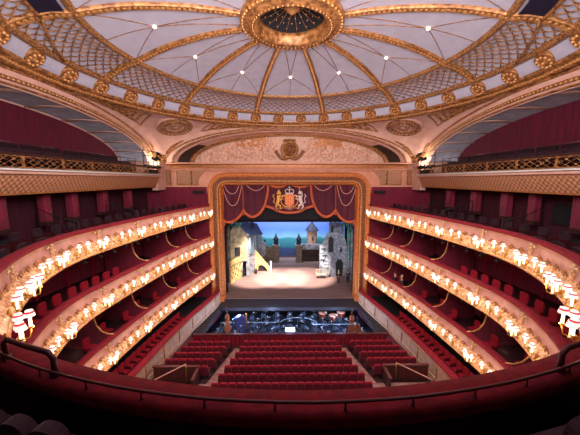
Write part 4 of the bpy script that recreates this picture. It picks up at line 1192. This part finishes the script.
# courtyard walls, gate piers
def pier(x, lab):
    e = empty('gate_pier', (x, 38, 0), label=lab, cat='gate pier')
    MB().box((0, 0, 1.2), (.85, .7, 2.4)).build('shaft', 'stone_brown', e); MB().box((0, 0, 2.45), (1.0, .8, .14)).build('cap', 'stone_grey', e)
    MB().lathe([(.32, 2.5), (.3, 3.1), (.42, 3.15), (.3, 3.4), (.12, 3.75), (.03, 4.1), (0, 4.15)], 8).build('finial', 'slate_dark', e)
pier(-1.75, 'brown stone gate pier with slate finial, left of the courtyard opening'); pier(1.4, 'brown stone gate pier with slate finial, right of the courtyard opening')
cw = empty('courtyard_wall', (-3.0, 38.2, 0), label='low weathered courtyard wall between the stage stair and the left gate pier', cat='wall')
MB().prism([(-1.2, 0), (.85, 0), (.85, 2.2), (.2, 2.1), (-.2, 2.5), (-1.2, 2.4)], -.1, .1).build('wall_panel', 'stone_brown', cw)
MB().prism([(-1.1, .8), (-.25, .8), (-.2, 2.3), (-.45, 3.0), (-.8, 2.9), (-1.1, 2.5)], -.2, -.1).build('curved_gable', 'stone_pale', cw); MB().box((-.35, 0, 3.0), (.3, .2, .3)).build('chimney', 'slate_dark', cw)
fe = empty('stage_arcade', (3.4, 38.3, 0), label='dark brown arcade with grey-green tiled roof right of the right gate pier', cat='arcade')
MB().box((0, .2, .95), (3.4, .1, 1.9)).build('back_panel', 'fence_brown', fe)
mb = MB()
for k in range(5): mb.box((-1.6 + .8 * k, 0, .8), (.14, .14, 1.6))
mb.box((0, 0, .35), (3.4, .1, .7)); mb.build('posts', 'fence_brown', fe)
MB().prism([(-1.75, 1.75), (1.75, 1.75), (1.6, 2.4), (-1.6, 2.6)], -.2, .2).build('roof', 'stone_grey', fe)
tw = empty('stage_tower', (3.35, 39.6, 0), label='white round tower with grey conical roof behind the arcade', cat='tower')
MB().lathe([(.72, 0), (.72, 4.3), (.8, 4.35)], 8, smooth=False).build('body', 'cream_wall', tw); MB().lathe([(.98, 4.2), (.6, 4.75), (.25, 5.2), (.04, 5.75), (0, 5.8)], 8, smooth=False).build('roof', 'slate_dark', tw)
MB().box((.05, -.7, 3.1), (.22, .12, .5)).build('window', 'window_dark', tw)
mb = MB()
for k in range(8):
    for sg in (-1, 1): mb.box((sg * .62, -.44, .6 + .48 * k), (.12, .08, .2))
mb.tube([(-.4, -.72, 3.6), (-.2, -.75, 3.9), (.05, -.75, 4.0), (.3, -.75, 3.9), (.45, -.72, 3.6)], .05, 4); mb.build('quoin', 'stone_brown', tw)
# ruin on the right
ru = empty('stage_ruin', (5.4, 32.6, 0), label='ruined grey stone building with arched openings at the right of the stage', cat='ruin')
mb = MB(); mb.prism([(-1.7, 0), (1.9, 0), (1.9, 3.1), (1.5, 3.6), (1.25, 4.4), (.9, 5.0), (.3, 5.3), (-.75, 5.1), (-1.0, 4.7), (-1.3, 4.2), (-1.5, 3.7), (-1.75, 3.6)], -.3, .3); mb.build('main_wall', 'stone_pale', ru)
mb = MB(); mb.prism([(-.55, 5.0), (.9, 4.9), (1.05, 5.4), (1.0, 6.3), (.8, 6.1), (.6, 6.5), (.35, 6.2), (.1, 6.6), (-.15, 6.2), (-.35, 6.5), (-.6, 6.3)], -.1, .5); mb.build('broken_turret', 'stone_grey', ru)
mb = MB(); mb.prism([(-.5, 5.25), (-.2, 5.25), (-.15, 6.0), (-.45, 6.0)], -.14, -.06); mb.prism(arch_poly(-.75, -.15, 2.9, 4.75), -.34, -.26); mb.prism([(.25, 0), (1.0, 0), (1.05, 1.6), (.8, 2.0), (.4, 2.05), (.2, 1.5)], -.34, -.26)
mb.prism(arch_poly(.62, .85, 2.9, 3.5), -.34, -.26)
mb.build('opening', 'window_dark', ru)
mb = MB()
for x, z in ((-1.35, 3.3), (-1.2, 2.5), (-1.4, 2.0)):
    mb.box((x, -.33, z), (.5, .06, .07)); mb.box((x + .1, -.33, z - .15), (.08, .06, .3))
mb.build('timber', 'window_dark', ru)
mb = MB(); random.seed(8)
for k in range(46):
    x, z = random.uniform(-1.55, 1.7), random.uniform(.2, 4.6)
    if z > 3.4 and (x < -1.2 or x > 1.2): continue
    if -.8 < x < -.1 and 2.7 < z < 4.8 or .1 < x < 1.15 and z < 2.2: continue
    mb.box((x, -.31, z), (random.uniform(.15, .35), .08, random.uniform(.08, .16)), random.choice((0, 1)))
tag(mb.build('loose_stone', ['stone_grey', 'frame_white'], ru), kind='stuff')
mb = MB(); mb.prism([(-1.7, 0), (-.9, 0), (-.6, .5), (-.5, 1.1), (-.8, 1.3), (-1.3, 1.1), (-1.7, 1.4)], -.9, -.35); mb.prism([(-.6, 0), (.15, 0), (.1, .7), (0, 2.1), (-.3, 2.8), (-.5, 1.6)], -.7, -.35); mb.build('buttress', 'stone_grey', ru)
wg = empty('ivy_column', (7.05, 31.2, 0), label='tall ivy-hung green and grey wing piece at the right edge of the stage set', cat='wing flat')
MB().prism([(-.5, 0), (.75, 0), (.75, 7.2), (-.3, 7.2), (-.45, 5.5), (-.3, 3.2)], -.1, .1).build('flat', 'stone_grey', wg)
mb = MB(); random.seed(9)
for k in range(70):
    z = random.uniform(2.5, 7.1); mb.ball((random.uniform(-.35, .7) - (.5 if z > 6.2 else 0), -.12, z), (random.uniform(.06, .2), .06, random.uniform(.1, .4)), 0, 6)
mb.build('ivy', 'foliage_green', wg)
mb = MB(); mb.tube([(.15, -.14, 0), (.1, -.14, 6)], .09, 6); mb.tube([(-.2, -.14, 0), (-.25, -.14, 4)], .06, 6); mb.build('light_trunk', 'stone_pale', wg)
# bench
bn = empty('bench', (3.75, 31.5, 0), rz=R(-4), label='pale cream wooden garden bench standing in the stage spotlight', cat='bench')
MB().box((0, 0, .42), (1.25, .45, .06)).build('seat', 'bench_cream', bn)
mb = MB(); mb.box((0, .24, .95), (1.25, .05, .08)); mb.box((0, .24, .62), (1.25, .05, .06))
for k in range(7): mb.box((-.54 + .18 * k, .24, .78), (.04, .04, .3))
mb.build('backrest', 'bench_cream', bn)
for x in (-.58, .58):
    MB().box((x, 0, .62), (.06, .5, .05)).build('armrest', 'bench_cream', bn)
    for y in (-.2, .22): MB().box((x, y, .3 if y < 0 else .48), (.06, .06, .6 if y < 0 else .96)).build('leg', 'bench_cream', bn)

# ------------------------------------------------------------------ people
def skin_obj(name, V, E, m_, parent, sub=1):
    me = bpy.data.meshes.new(name); me.from_pydata([v[:3] for v in V], E, [])
    o = bpy.data.objects.new(name, me); COL.objects.link(o); me.materials.append(M[m_])
    md = o.modifiers.new('skin', 'SKIN'); md.use_smooth_shade = True
    sv = me.skin_vertices[0].data if me.skin_vertices else None
    if sv is None:
        me.attributes.new  # layer is made by the modifier below when missing
        import bmesh
        bm = bmesh.new(); bm.from_mesh(me); bm.verts.layers.skin.verify(); bm.to_mesh(me); bm.free(); sv = me.skin_vertices[0].data
    for i, v in enumerate(V):
        sv[i].radius = (v[3], v[3] if len(v) < 5 else v[4]); sv[i].use_root = (i == 0)
    o.modifiers.new('sub', 'SUBSURF').levels = sub; o.modifiers['sub'].render_levels = sub
    if parent: o.parent = parent
    return o
def person(name, loc, rz, label, seated=False, suit='suit_black', hair='hair_brown', k=1.0, arm=0.0):
    r = empty(name, loc, rz, label=label, cat='person'); r.scale = (k, k, k)
    if not seated:
        V = [(0, 0, .95, .14, .1), (0, 0, 1.15, .13, .09), (0, 0, 1.38, .15, .09), (0, 0, 1.5, .055), (0, -.01, 1.6, .075), (0, -.01, 1.68, .09),
             (.1, 0, .9, .09), (.11, -.02, .5, .06), (.11, 0, .09, .04), (.12, -.15, .04, .035), (-.1, 0, .9, .09), (-.11, .03, .5, .06), (-.11, .04, .09, .04), (-.12, -.11, .04, .035),
             (.18, 0, 1.4, .055), (.24, 0, 1.14, .042), (.22, -.1 - arm, .92 + arm, .032), (.21, -.14 - arm, .84 + arm * 1.5, .03),
             (-.18, 0, 1.4, .055), (-.24, .01, 1.14, .042), (-.22, -.08, .92, .032), (-.21, -.1, .84, .03)]
    else:
        V = [(0, 0, .5, .15, .12), (0, -.02, .75, .13, .09), (0, -.05, 1.0, .15, .09), (0, -.06, 1.12, .055), (0, -.08, 1.22, .075), (0, -.08, 1.3, .09),
             (.1, -.1, .48, .09), (.12, -.45, .48, .065), (.12, -.45, .08, .04), (.12, -.6, .04, .035), (-.1, -.1, .48, .09), (-.12, -.45, .48, .065), (-.12, -.45, .08, .04), (-.12, -.6, .04, .035),
             (.18, -.05, 1.0, .055), (.24, -.1, .76, .042), (.14, -.32, .68, .032), (.08, -.4, .68, .03),
             (-.18, -.05, 1.0, .055), (-.24, -.1, .76, .042), (-.14, -.32, .68, .032), (-.08, -.4, .68, .03)]
    E = [(0, 1), (1, 2), (2, 3), (3, 4), (4, 5), (0, 6), (6, 7), (7, 8), (8, 9), (0, 10), (10, 11), (11, 12), (12, 13), (2, 14), (14, 15), (15, 16), (16, 17), (2, 18), (18, 19), (19, 20), (20, 21)]
    skin_obj('body', V, E, 'skin', r)
    def sub(ids, grow):
        mp_ = {v: i for i, v in enumerate(ids)}
        return [V[i][:3] + tuple(q + grow for q in V[i][3:]) for i in ids], [(mp_[a], mp_[b]) for a, b in E if a in mp_ and b in mp_]
    v, e = sub([2, 1, 0, 14, 15, 16, 18, 19, 20], .018); skin_obj('jacket', v, e, suit, r)
    v, e = sub([0, 6, 7, 8, 9, 10, 11, 12, 13], .014); skin_obj('trousers', v, e, suit, r)
    h = V[5]; MB().ball((h[0], h[1] + .03, h[2] + .03), (.1, .1, .1), 0, 10).build('hair', hair, r)
    mb = MB(); mb.ball((h[0] - .035, h[1] - .085, h[2] - .03), .014, 0, 5); mb.ball((h[0] + .035, h[1] - .085, h[2] - .03), .014, 0, 5); mb.ball((h[0], h[1] - .085, h[2] - .1), (.03, .012, .01), 0, 5); mb.build('face_features', 'hair_brown', r)
    MB().ball((h[0], h[1] - .1, h[2] - .06), (.014, .022, .025), 0, 5).build('nose', 'skin', r)
    return r
person('person', (5.45, 29.7, 0), R(-30), 'person in a black suit standing on stage, the left of the two', hair='hair_grey', k=.86)
person('person', (6.5, 29.9, 0), R(30), 'person in dark clothes standing at the right edge of the stage beside the ivy', k=.84, arm=.06)
for k, (y, lab, hr, sm_) in enumerate(((21.6, 'person in dark clothes sitting in the right box of the lowest balcony, nearer the stage', 'hair_brown', 'suit_black'), (20.7, 'person in a dark suit sitting in the right box of the lowest balcony, farther away', 'hair_grey', 'suit_brown'))):
    s = LEN - s_of_y(y); p, rz = frame_at(s, -.62, ZC - .75); person('person', tuple(p), rz + PI - .3, lab, True, sm_, hr, .95)

# ------------------------------------------------------------------ pelmet curtain with the royal arms
pc = empty('pelmet_curtain', (0, 26.4, 0), label='swagged dark crimson pelmet curtain with orange fringe hanging in the proscenium', cat='curtain')
def cloth(nm, pts, y, m_, par=pc, folds=.05, nx=60, freq=9):
    """pts: list of (x, zbottom) ; hangs from z 11.6"""
    mb = MB(); rows = []
    x0, x1 = pts[0][0], pts[-1][0]
    for i in range(nx + 1):
        x = x0 + (x1 - x0) * i / nx
        for (a, b), (c, d) in zip(pts, pts[1:]):
            if a <= x <= c + 1e-6: zb = b + (d - b) * (x - a) / max(1e-6, c - a); break
        rows.append([(x, y + folds * math.sin(x * freq + z_ * .3), zb + (11.6 - zb) * z_ / 6) for z_ in range(7)])
    mb.grid(rows); return mb.build(nm, m_, par)
LP = [(-6.4, 7.42), (-5.56, 7.42), (-4.89, 7.8), (-4.35, 8.43), (-3.97, 8.1), (-3.46, 7.9), (-2.79, 8.28), (-2.31, 9.1), (-2.0, 11.2)]
def curve(pts, n=6): return catmull([tuple(p) for p in pts], n)
for sg in (-1, 1):
    P = [(sg * -x, z) for x, z in LP]; P.sort()
    cloth('side_swag', P, 0, 'curtain_red')
    for part_ in ([(-6.4, 7.5), (-5.56, 7.42), (-4.89, 7.8), (-4.35, 8.5)], [(-4.35, 8.5), (-3.97, 8.1), (-3.46, 7.9), (-2.79, 8.28), (-2.31, 9.1), (-2.05, 10.2), (-2.0, 11.2)]):
        c = curve([(sg * -x, z) for x, z in part_]); mb = MB(); mb.tube([(x, -.08, z) for x, z in c], .13, 6, flat=.5); mb.build('fringe', 'fringe', pc)
    for x in (4.35, 6.2):
        mb = MB(); mb.tube([(sg * x, -.1, 11.3), (sg * x, -.1, 8.6)], .045, 5); mb.lathe([(0, 8.7), (.12, 8.65), (.1, 8.5), (.17, 8.1), (0, 8.1)], 8, 0, Matrix.Translation((sg * x, -.12, 0 if x < 5 else -1.0))); mb.build('tassel', 'fringe', pc)
    for c in ([(6.15, 11.2), (5.9, 10.5), (5.45, 10.1), (4.95, 10.3), (4.6, 11.2)], [(6.2, 10.6), (5.85, 9.5), (5.4, 9.0), (4.9, 9.3), (4.5, 10.6), (4.5, 11.2)], [(4.2, 11.2), (3.8, 10.7), (3.2, 10.4), (2.6, 10.6), (2.1, 11.2)]):
        mb = MB(); mb.tube([(sg * x, -.12, z) for x, z in curve(c)], .035, 5); mb.build('swag_cord', 'cord', pc)
    mb = MB(); mb.tube([(x, -.02, z) for x, z in curve([(sg * 2.1, 11.3), (sg * 1.6, 10.85), (sg * 1.03, 10.72), (sg * .5, 10.85), (0, 11.25)])], .14, 6, flat=.5); mb.build('fringe', 'fringe', pc)
cb = [(-2.35, 8.95), (-1.65, 8.75), (-.9, 8.4), (0, 8.3), (.9, 8.4), (1.65, 8.75), (2.35, 8.95)]
cloth('centre_panel', cb, .08, 'curtain_red', folds=.015)
mb = MB(); mb.tube([(x, 0, z) for x, z in curve(cb)], .13, 6, flat=.5); mb.build('fringe', 'fringe', pc)
cloth('back_cloth', [(-6.6, 7.6), (6.6, 7.6)], .35, 'black_drape', folds=.02)
ra = MB(); ra.prism([(-.42, 9.1), (0, 8.85), (.42, 9.1), (.47, 9.95), (.3, 10.0), (-.3, 10.0), (-.47, 9.95)], -.08, .0); ra.tube([(x * 1.3 * .62, -.07, 9.45 + .0 + z * .62) for x, z in [(math.cos(R(a)), math.sin(R(a))) for a in range(0, 360, 20)]], .045, 5, 1, True)
arms = ra.build('royal_arms', ['arms_orange', 'arms_gold'], pc); arms.location = (0, -.02, 0); arms['label'] = 'gold and orange royal coat of arms with lion and unicorn'
mb = MB(); mb.box((0, -.11, 9.5), (.04, .04, .9)); mb.box((0, -.11, 9.5), (.8, .04, .04))
for x, z in ((-.2, 9.7), (.2, 9.3), (.2, 9.72), (-.2, 9.25)): mb.ball((x, -.1, z), (.1, .03, .1), 0, 6)
mb.build('shield_charge', 'arms_gold', arms)
mb = MB(); mb.box((0, -.06, 10.12), (.62, .1, .12)); mb.tube([(-.34, -.06, 10.15), (-.4, -.06, 10.42), (-.2, -.06, 10.55), (0, -.06, 10.42), (.2, -.06, 10.55), (.4, -.06, 10.42), (.34, -.06, 10.15)], .05, 5)
mb.box((0, -.06, 10.68), (.07, .06, .24)); mb.box((0, -.06, 10.7), (.2, .06, .07)); mb.tube([(0, -.06, 10.15), (0, -.06, 10.55)], .05, 5)
for x in (-.36, -.18, 0, .18, .36): mb.ball((x, -.1, 10.17), .06, 0, 5)
mb.build('crown', 'arms_silver', arms)
def beast(sg, unicorn):
    b_ = MB(); X = lambda x: sg * x
    b_.tube([(X(1.05), -.05, 9.95), (X(1.02), -.05, 9.6), (X(1.12), -.05, 9.25), (X(1.15), -.05, 9.05)], [.17, .19, .16, .15], 7)      # trunk
    b_.ball((X(1.0), -.07, 10.2), (.17, .1, .17), 0, 8)                                                                                   # head
    b_.tube([(X(1.0), -.07, 10.15), (X(.82), -.07, 10.12)], [.1, .06], 6)
    b_.tube([(X(1.0), -.05, 9.9), (X(.75), -.05, 9.85), (X(.55), -.05, 9.98)], [.08, .06, .05], 6); b_.tube([(X(1.0), -.05, 9.7), (X(.75), -.05, 9.55), (X(.55), -.05, 9.65)], [.08, .06, .05], 6)
    b_.tube([(X(1.12), -.05, 9.1), (X(.85), -.05, 8.98), (X(.9), -.05, 8.75), (X(.7), -.05, 8.7)], [.11, .08, .05, .05], 6); b_.tube([(X(1.2), -.05, 9.1), (X(1.3), -.05, 8.9), (X(1.15), -.05, 8.68)], [.11, .07, .05], 6)
    b_.tube([(X(1.25), -.05, 9.15), (X(1.5), -.05, 9.3), (X(1.4), -.05, 9.65), (X(1.55), -.05, 9.9), (X(1.42), -.05, 10.05)], [.04, .05, .04, .06, .05], 5)
    if unicorn: b_.tube([(X(.95), -.07, 10.35), (X(.9), -.07, 10.72)], [.04, .01], 5); b_.tube([(X(1.12), -.05, 10.3), (X(1.2), -.05, 10.0), (X(1.2), -.05, 9.8)], .06, 5)
    else:
        b_.box((X(1.0), -.07, 10.42), (.2, .06, .08))
        for k in range(7): b_.ball((X(1.0 + .17 * math.cos(R(50 * k))), -.06, 10.12 + .17 * math.sin(R(50 * k))), .07, 0, 5)
    return b_
beast(-1, False).build('lion', 'arms_gold', arms); beast(1, True).build('unicorn', 'arms_silver', arms)
mb = MB(); mb.tube([(x, -.03, z) for x, z in curve([(-1.5, 8.72), (-1.1, 8.6), (-.6, 8.78), (0, 8.62), (.6, 8.78), (1.1, 8.6), (1.5, 8.72)])], .11, 6, flat=.5)
for k in range(16): mb.ball((-1.2 + .16 * k, -.04, 8.85 + .06 * math.sin(k * 2)), (.11, .05, .1), 0, 5)
mb.build('motto_scroll', 'arms_brown', arms)
mb = MB(); mb.tube([(-.14, -.14, 8.6), (0, -.14, 8.78), (.14, -.14, 8.6)], .03, 4); mb.build('scroll_detail', 'arms_silver', arms)

# ------------------------------------------------------------------ foreground: rail on the parapet, hoops, seats, floor
rl_ = empty('parapet_rail', (0, 3, ZA), label='slim red-brown rail on short stubs along the foreground velvet parapet', cat='rail')
ss = [s for s in SS if hs(s).y < 5.5]
mb = MB(); mb.tube([tuple(hs(s, -.26, ZA + .1)) for s in ss], .016, 6); mb.build('rail', 'rail_wood', rl_, (0, -3, -ZA))
q = ss[0]; n = 0
while q < ss[-1]:
    n += 1; p, _ = frame_at(q, -.26, ZA + .01); MB().lathe([(.02, 0), (.01, .02), (.01, .09)], 6).build('stub', 'rail_wood', rl_, p - Vector((0, 3, ZA))); q += .66
for sg, xs, sd in ((-1, (-2.86, -3.72), 'left'), (1, (2.9, 3.9), 'right')):
    h = empty('hoop_handrail', (0, 0, 0), label=f'thick dark red hoop handrail on the foreground parapet at the {sd} gangway', cat='handrail')
    def pp(x, d, z): a = math.asin(min(1, abs(x) / (9.34 - d))); return Vector((x, 12 - (9.34 - d) * math.cos(a), z))
    a, b_ = xs; d0 = -.18; zt = ZA + .28
    mid = (a + b_) / 2
    path = [pp(a, d0, ZA + .02), pp(a, d0, zt - .06), pp(a + sg * .07, d0, zt), pp(mid, d0, zt), pp(b_ - sg * .07, d0, zt), pp(b_, d0, zt - .06), pp(b_, d0, ZA + .02)]
    mb = MB(); mb.tube(path, .03, 8); mb.build('hoop', 'rail_wood', h)
    for x in xs: MB().lathe([(.055, 0), (.055, .03), (.035, .06)], 10).build('base_collar', 'rail_wood', h, pp(x, d0, ZA + .01))
mb = MB(); mb.lathe([(9.74, 8.35), (10.0, 8.35), (10.0, 8.45), (11.2, 8.45), (11.2, 8.8), (12.6, 8.8), (12.6, 9.2), (14, 9.2)], 60, 0, Matrix.Translation((0, 12, 0)), 180, 360, False)
structure(mb.build('floor_amphitheatre', 'dark_floor'))
mb = MB(); mb.lathe([(9.98, 8.455), (10.02, 8.455), (10.02, 8.47)], 80, 0, Matrix.Translation((0, 12, 0)), 200, 340, False)
o = mb.build('step_nosing', 'slate_dark'); tag(o, 'thin bluish step edge strip on the dark floor behind the foreground parapet', 'step edge')
fsr = None
for k in range(-12, 13):
    if abs(k) < 7: continue
    a = R(270 + k * 1.62); rr = 10.33
    if fsr is None:
        fsr = empty('foreground_chair')
        MB().rbox((0, 0, .68), (.3, .1, .62), .13, n=5).build('backrest', 'purple_seat', fsr)
        MB().box((0, .22, .42), (.28, .36, .1)).build('seat_cushion', 'purple_seat', fsr)
        ar = MB().box((0, .18, .2), (.03, .36, .3)).build('armrest', 'seat_wood', fsr, (-.15, 0, 0)); a2 = ar.copy(); COL.objects.link(a2); a2.location = (.15, 0, 0)
        o = fsr
    else: o = copy_tree(fsr)
    o.location = (rr * math.cos(a), 12 + rr * math.sin(a), 8.60); o.rotation_euler = (0, 0, a - PI * 1.5)
    sd = 'left' if k < 0 else 'right'
    tag(o, f'dark purple seat back in the bottom {sd} corner, {ORD[abs(k) - 6]} outward from the centre', 'seat', f'dark foreground seats at the bottom {sd}')

# ------------------------------------------------------------------ light
def area(name, loc, tgt, size, energy, color, sizey=None, spread=180):
    ld = bpy.data.lights.new(name, 'AREA'); ld.energy = energy; ld.color = color; ld.size = size; ld.spread = R(spread)
    if sizey: ld.shape = 'RECTANGLE'; ld.size_y = sizey
    o = bpy.data.objects.new(name, ld); COL.objects.link(o); o.location = loc
    o.rotation_euler = (Vector(tgt) - Vector(loc)).to_track_quat('-Z', 'Y').to_euler(); return o
area('dome_fill', (0, 3.6, 14.2), (0, 17, 18), 12, 2500, (.98, .95, .98), 2)  # added unseen area fill that brightens the dome
area('house_fill', (0, 4.2, 15.6), (0, 24, 11), 8, 380, (1.0, .80, .70), 2, 120)  # added unseen area fill aimed at the front wall
def spot(name, loc, tgt, e, ang, col, blend=.3, r=.15):
    ld = bpy.data.lights.new(name, 'SPOT'); ld.energy = e; ld.spot_size = R(ang); ld.spot_blend = blend; ld.color = col; ld.shadow_soft_size = r
    o = bpy.data.objects.new(name, ld); COL.objects.link(o); o.location = loc
    o.rotation_euler = (Vector(tgt) - Vector(loc)).to_track_quat('-Z', 'Y').to_euler(); return o
for i in range(12):        # the small dome lamps throw their light down into the house
    
    if 4 <= i <= 8: continue          # the lamps behind and above the foreground rows are kept dim
    p = pol(6.1, 30 * i, -.25); spot('dome_downlight', (p.x, 13.5 + p.y, p.z), (p.x * .6, 15.5 + p.y * .5, 0), 620, 104, (1.0, .86, .80), .5, .25)
for x_, e_ in ((-3.7, 30000), (-.8, 30000), (2.1, 30000)): spot('stage_spot', (x_ * .8, 28.2, 11.8), (x_, 31.7, 0), e_, 35, (1, .86, .76), .6)
spot('stage_spot', (-3, 28.4, 10), (-5.6, 31.2, .4), 900, 34, (1, .85, .55), .5)
spot('ruin_fill', (-2, 28.4, 9), (5.4, 32.5, 3.0), 900, 40, (.8, .88, 1.0), .6)  # added unseen light that brightens the ruin
spot('tower_fill', (0, 30, 8), (3.3, 39, 3.2), 1500, 22, (1, .95, .9), .6)  # added unseen light that brightens the tower
area('stage_wash', (0, 28.5, 9.5), (0, 40, 6), 9, 130, (.62, .74, 1.0), 1.5)
area('backdrop_wash', (0, 37.5, 9.8), (0, 41.5, 4), 13, 1250, (.8, .88, 1.0), 1.0, 110)
w = bpy.data.worlds.new('world'); SC.world = w; w.use_nodes = True
w.node_tree.nodes['Background'].inputs['Color'].default_value = (.30, .20, .26, 1); w.node_tree.nodes['Background'].inputs['Strength'].default_value = .12
SC.view_settings.view_transform = 'Standard'; SC.view_settings.look = 'None'; SC.view_settings.gamma = 1; SC.view_settings.exposure = 0.0; SC.view_settings.use_curve_mapping = False
SC.cycles.max_bounces = 6; SC.cycles.diffuse_bounces = 3; SC.cycles.glossy_bounces = 2; SC.cycles.transparent_max_bounces = 4
SC.cycles.sample_clamp_indirect = 4; SC.cycles.use_denoising = True
